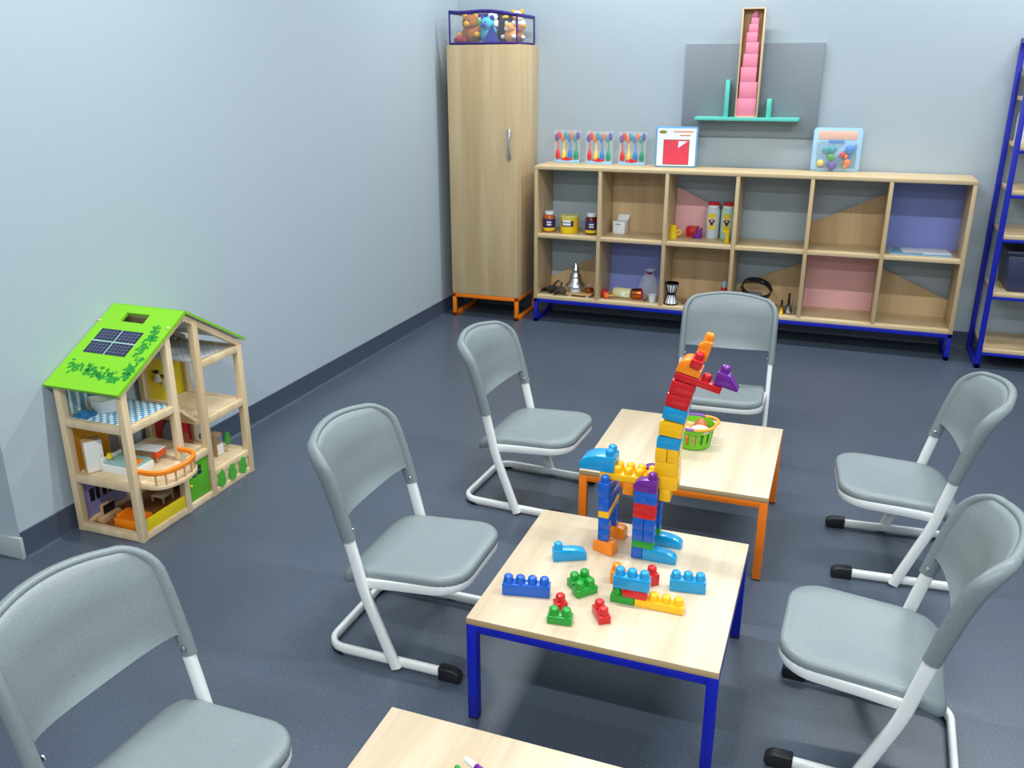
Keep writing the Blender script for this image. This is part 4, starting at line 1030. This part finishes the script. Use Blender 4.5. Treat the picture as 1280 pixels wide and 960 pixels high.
# ------------------------------------------------------------------ bag of soft toys on the cupboard
def toy_bag():
    bz, x0, x1, y0, y1, H = 1.758, .105, .555, -.37, -.05, .185
    cx, cy = (x0+x1)/2, (y0+y1)/2; a, b = (x1-x0)/2, (y1-y0)/2
    t = thing('toy_bag', 'clear plastic storage bag with purple piping on top of the cupboard', 'bag', (cx, cy, bz))
    for nm, bb in (('side_panel', (-a, a, -b, -b+.001, .004, H)), ('side_panel', (-a, a, b-.001, b, .004, H)), ('side_panel', (-a, -a+.001, -b, b, .004, H)), ('side_panel', (a-.001, a, -b, b, .004, H-.02))):
        B().box(*bb).build(nm, 'clear_bag', t)
    plain('piping_purple', rgb(46, 26, 120), .5)
    B().box(-a, a, -b, b, 0, .004).build('base_panel', 'piping_purple', t)
    for z in (.0075, H):
        def wob(x, y): return (z if z < .1 else z+.008*math.sin(x*14+1)-.012*(x/a))
        pts = []
        for p, q in (((-a,-b),(a,-b)),((a,-b),(a,b)),((a,b),(-a,b)),((-a,b),(-a,-b))):
            for k in range(8): f = k/8; pts.append((p[0]+(q[0]-p[0])*f, p[1]+(q[1]-p[1])*f))
        pts.append(pts[0])
        sweep(B(), [(x, y, wob(x, y)) for x, y in pts], .007, .007 if z < .1 else .011, (0,0,1), 8).build('piping', 'piping_purple', t, 60)
    for sx in (-1, 1):
        for sy in (-1, 1): B().tube([(sx*a, sy*b, .006), (sx*a, sy*b, H-.01*sx)], .006, n=8).build('piping', 'piping_purple', t)
    def plush(x, y, z, r, mat, mat2, lab, ears=True, snout=True):
        p = thing('soft_toy', lab, 'soft toy', (x, y, bz+.007+z), random.uniform(-.4, .4), 'soft toys in the clear bag')
        bd = B().ball((0, 0, r*.9), (r*1.05, r*.9, r*.9), 16).build('body', mat, p)
        hd = B().ball((0, -r*.35, r*1.9), (r*.8, r*.72, r*.72), 16).build('head', mat, p)
        if ears:
            for s in (-1, 1): B().ball((s*r*.6, -r*.3, r*2.5), (r*.3, r*.18, r*.3), 10).build('ear', mat2, hd)
        if snout: B().ball((0, -r*.98, r*1.78), (r*.34, r*.26, r*.26), 10).build('snout', mat2, hd)
        for s in (-1, 1):
            B().ball((s*r*.26, -r*1.0, r*2.08), (r*.08, r*.05, r*.1), 8).build('eye', 'toy_black', hd)
            B().ball((s*r*.95, -r*.5, r*.8), (r*.3, r*.55, r*.3), 10).build('arm', mat2, p)
    for n, c in dict(fur_brown=(168, 100, 44), fur_gold=(236, 170, 40), fur_teal=(70, 180, 205), fur_blue=(48, 60, 170), fur_black=(24, 24, 30), fur_white=(232, 232, 228), fur_orange=(236, 160, 90), fur_red=(150, 20, 46), fur_green=(60, 120, 60)).items():
        plain(n, rgb(*c), .9, bump=.4, bscale=400)
    plush(.20, -.235, 0, .066, 'fur_brown', 'fur_gold', 'brown soft toy with golden arms in the clear bag')
    plush(.325, -.250, 0, .060, 'fur_teal', 'fur_blue', 'teal and blue soft toy in the clear bag')
    plush(.432, -.235, 0, .058, 'fur_black', 'fur_black', 'black soft toy with a dark round head in the clear bag', snout=False)
    plush(.492, -.300, 0, .046, 'fur_orange', 'fur_white', 'pale orange soft toy with white snout in the clear bag')
    plush(.488, -.175, .0, .046, 'fur_brown', 'fur_white', 'brown soft toy with white snout behind the pale orange one')
    plush(.185, -.105, .02, .052, 'fur_green', 'fur_white', 'green soft toy at the back of the clear bag')
    plush(.305, -.11, .075, .045, 'fur_white', 'fur_white', 'white soft toy poking out of the clear bag', snout=False)
    plush(.475, -.125, .065, .050, 'fur_white', 'fur_gold', 'white soft toy with golden ears poking out of the clear bag')
    plush(.395, -.10, .06, .044, 'fur_gold', 'fur_black', 'golden soft toy with black ears at the back of the clear bag')
    tag(B().prism([(-.05,0),(.07,0),(.02,.11)], 'y', -.01, .012, .006).build('soft_cone', 'fur_blue', None, 50, (.36, -.340, bz+.007)), 'deep blue triangular soft toy pressed against the bag front', 'soft toy')
    tag(B().ball((0, 0, .022), (.05, .026, .022), 14).build('soft_shell', 'fur_red', None, 50, (.165, -.335, bz+.007)), 'dark red oval soft toy low in the clear bag', 'soft toy')
toy_bag()

# ------------------------------------------------------------------ basket on the orange-legged table
def basket():
    bx, by, bz = 2.128, -2.785, TZ-.001
    t = thing('fruit_basket', 'small green plastic basket with purple and orange handles', 'basket', (bx, by, bz))
    plain('basket_green', rgb(108, 190, 30), .4); plain('handle_orange', rgb(250, 160, 40), .4); plain('handle_purple', rgb(134, 76, 176), .4)
    B().lathe([(0,0),(.056,0),(.062,.004),(.064,.022),(.061,.022),(.059,.006),(0,.006)], n=32).build('bottom', 'basket_green', t)
    for k in range(16):
        a = 2*PI*k/16; c, s = math.cos(a), math.sin(a); d = .009
        B().tube([(.0625*c, .0625*s, .020), (.070*c, .070*s, .066)], .0018, .0085, n=6, side=(c, s, 0)).build('slat', 'basket_green', t)
    B().lathe([(.067,.062),(.070,.062),(.0745,.084),(.0715,.084),(.067,.062)], n=32).build('band', 'basket_green', t)
    def arc(a0, a1, mat, r=.0765, z=.086, bulge=0):
        n = 10; pts = []
        for k in range(n+1):
            f = k/n; a = a0+(a1-a0)*f; R = r+bulge*math.sin(PI*f); pts.append((R*math.cos(a), R*math.sin(a), z+bulge*.1))
        sweep(B(), pts, .0055, .0055, (0,0,1), 8).build('handle', mat, t)
    d = math.radians
    arc(d(-130), d(-82), 'handle_purple'); arc(d(-82), d(0), 'handle_orange', bulge=.003); arc(d(0), d(68), 'handle_orange', bulge=.014); arc(d(68), d(125), 'handle_purple', bulge=.004)
    arc(d(125), d(230), 'handle_orange', bulge=.003)
    def food(bm, nm, mat, x, y, z, lab): tag(bm.build(nm, mat, None, 50, (bx+x, by+y, bz+.0065+z)), lab, 'toy food', 'toy food in the green basket')
    b = B().lathe([(0,0),(.018,.004),(.030,.018),(.031,.034),(.024,.052),(.012,.066),(.004,.072),(0,.072)], n=22); food(b, 'toy_onion', plain('onion', rgb(186, 104, 50), .35), .022, .012, .022, 'brown toy onion in the green basket')
    b = B().ball((0, 0, 0), (.034, .026, .012), 20, Matrix.Rotation(.25, 4, 'X')); food(b, 'toy_doughnut', plain('doughnut', rgb(240, 214, 226), .4), .026, -.036, .068, 'pale pink toy doughnut in the green basket')
    b = B().ball((0, 0, .022), (.024, .024, .022), 16); food(b, 'toy_potato', plain('potato', rgb(230, 200, 130), .5), -.028, -.022, .026, 'yellow toy potato in the green basket')
    b = B().ball((0, 0, .02), (.022, .018, .02), 16); food(b, 'toy_bun', plain('bun', rgb(214, 168, 104), .5), -.022, .03, .03, 'golden toy bun in the green basket')
    for k, (x, y) in enumerate(((-.02, -.048), (.008, -.052))):
        b = B().lathe([(0,0),(.009,0),(.011,.02),(.009,.04),(0,.046)], n=14); food(b, 'toy_carrot', ('t_orange', plain('sausage', rgb(208, 150, 110), .4))[k], x, y, 0, ('orange toy carrot upright in the green basket', 'pale brown toy sausage upright in the green basket')[k])
basket()

# ------------------------------------------------------------------ markers on the near table
def markers():
    for x, y, z, rz, mat, cap, lab in (
        (1.972, -4.540, .0135, -.42, 'brick_purple', 't_white', 'purple marker with a white end lying across the other markers'),
        (1.957, -4.552, .0, -.75, 'brick_green', 'brick_green', 'green marker lying under the purple one'),
        (1.945, -4.566, .0, -1.0, 'brick_orange', 'brick_orange', 'orange marker lying beside the green one'),
        (1.994, -4.551, .0, -.95, 'navy', 'navy', 'dark blue marker lying under the purple one'),
        (2.012, -4.558, .0, -1.15, 'basket_green', 'basket_green', 'light green marker lying beside the dark blue one')):
        t = thing('marker_pen', lab, 'marker', (x, y, TZ+.0065+z), rz, 'markers on the table')
        M = Matrix.Rotation(PI/2, 4, 'Y')
        B().lathe([(0,.03),(.006,.03),(.0065,.034),(.0065,.125),(.004,.13),(0,.13)], n=14, M=M).build('barrel', mat, t)
        B().lathe([(0,0),(.0045,.001),(.006,.004),(.0063,.03),(0,.03)], n=14, M=M).build('end_cap', cap, t)
markers()
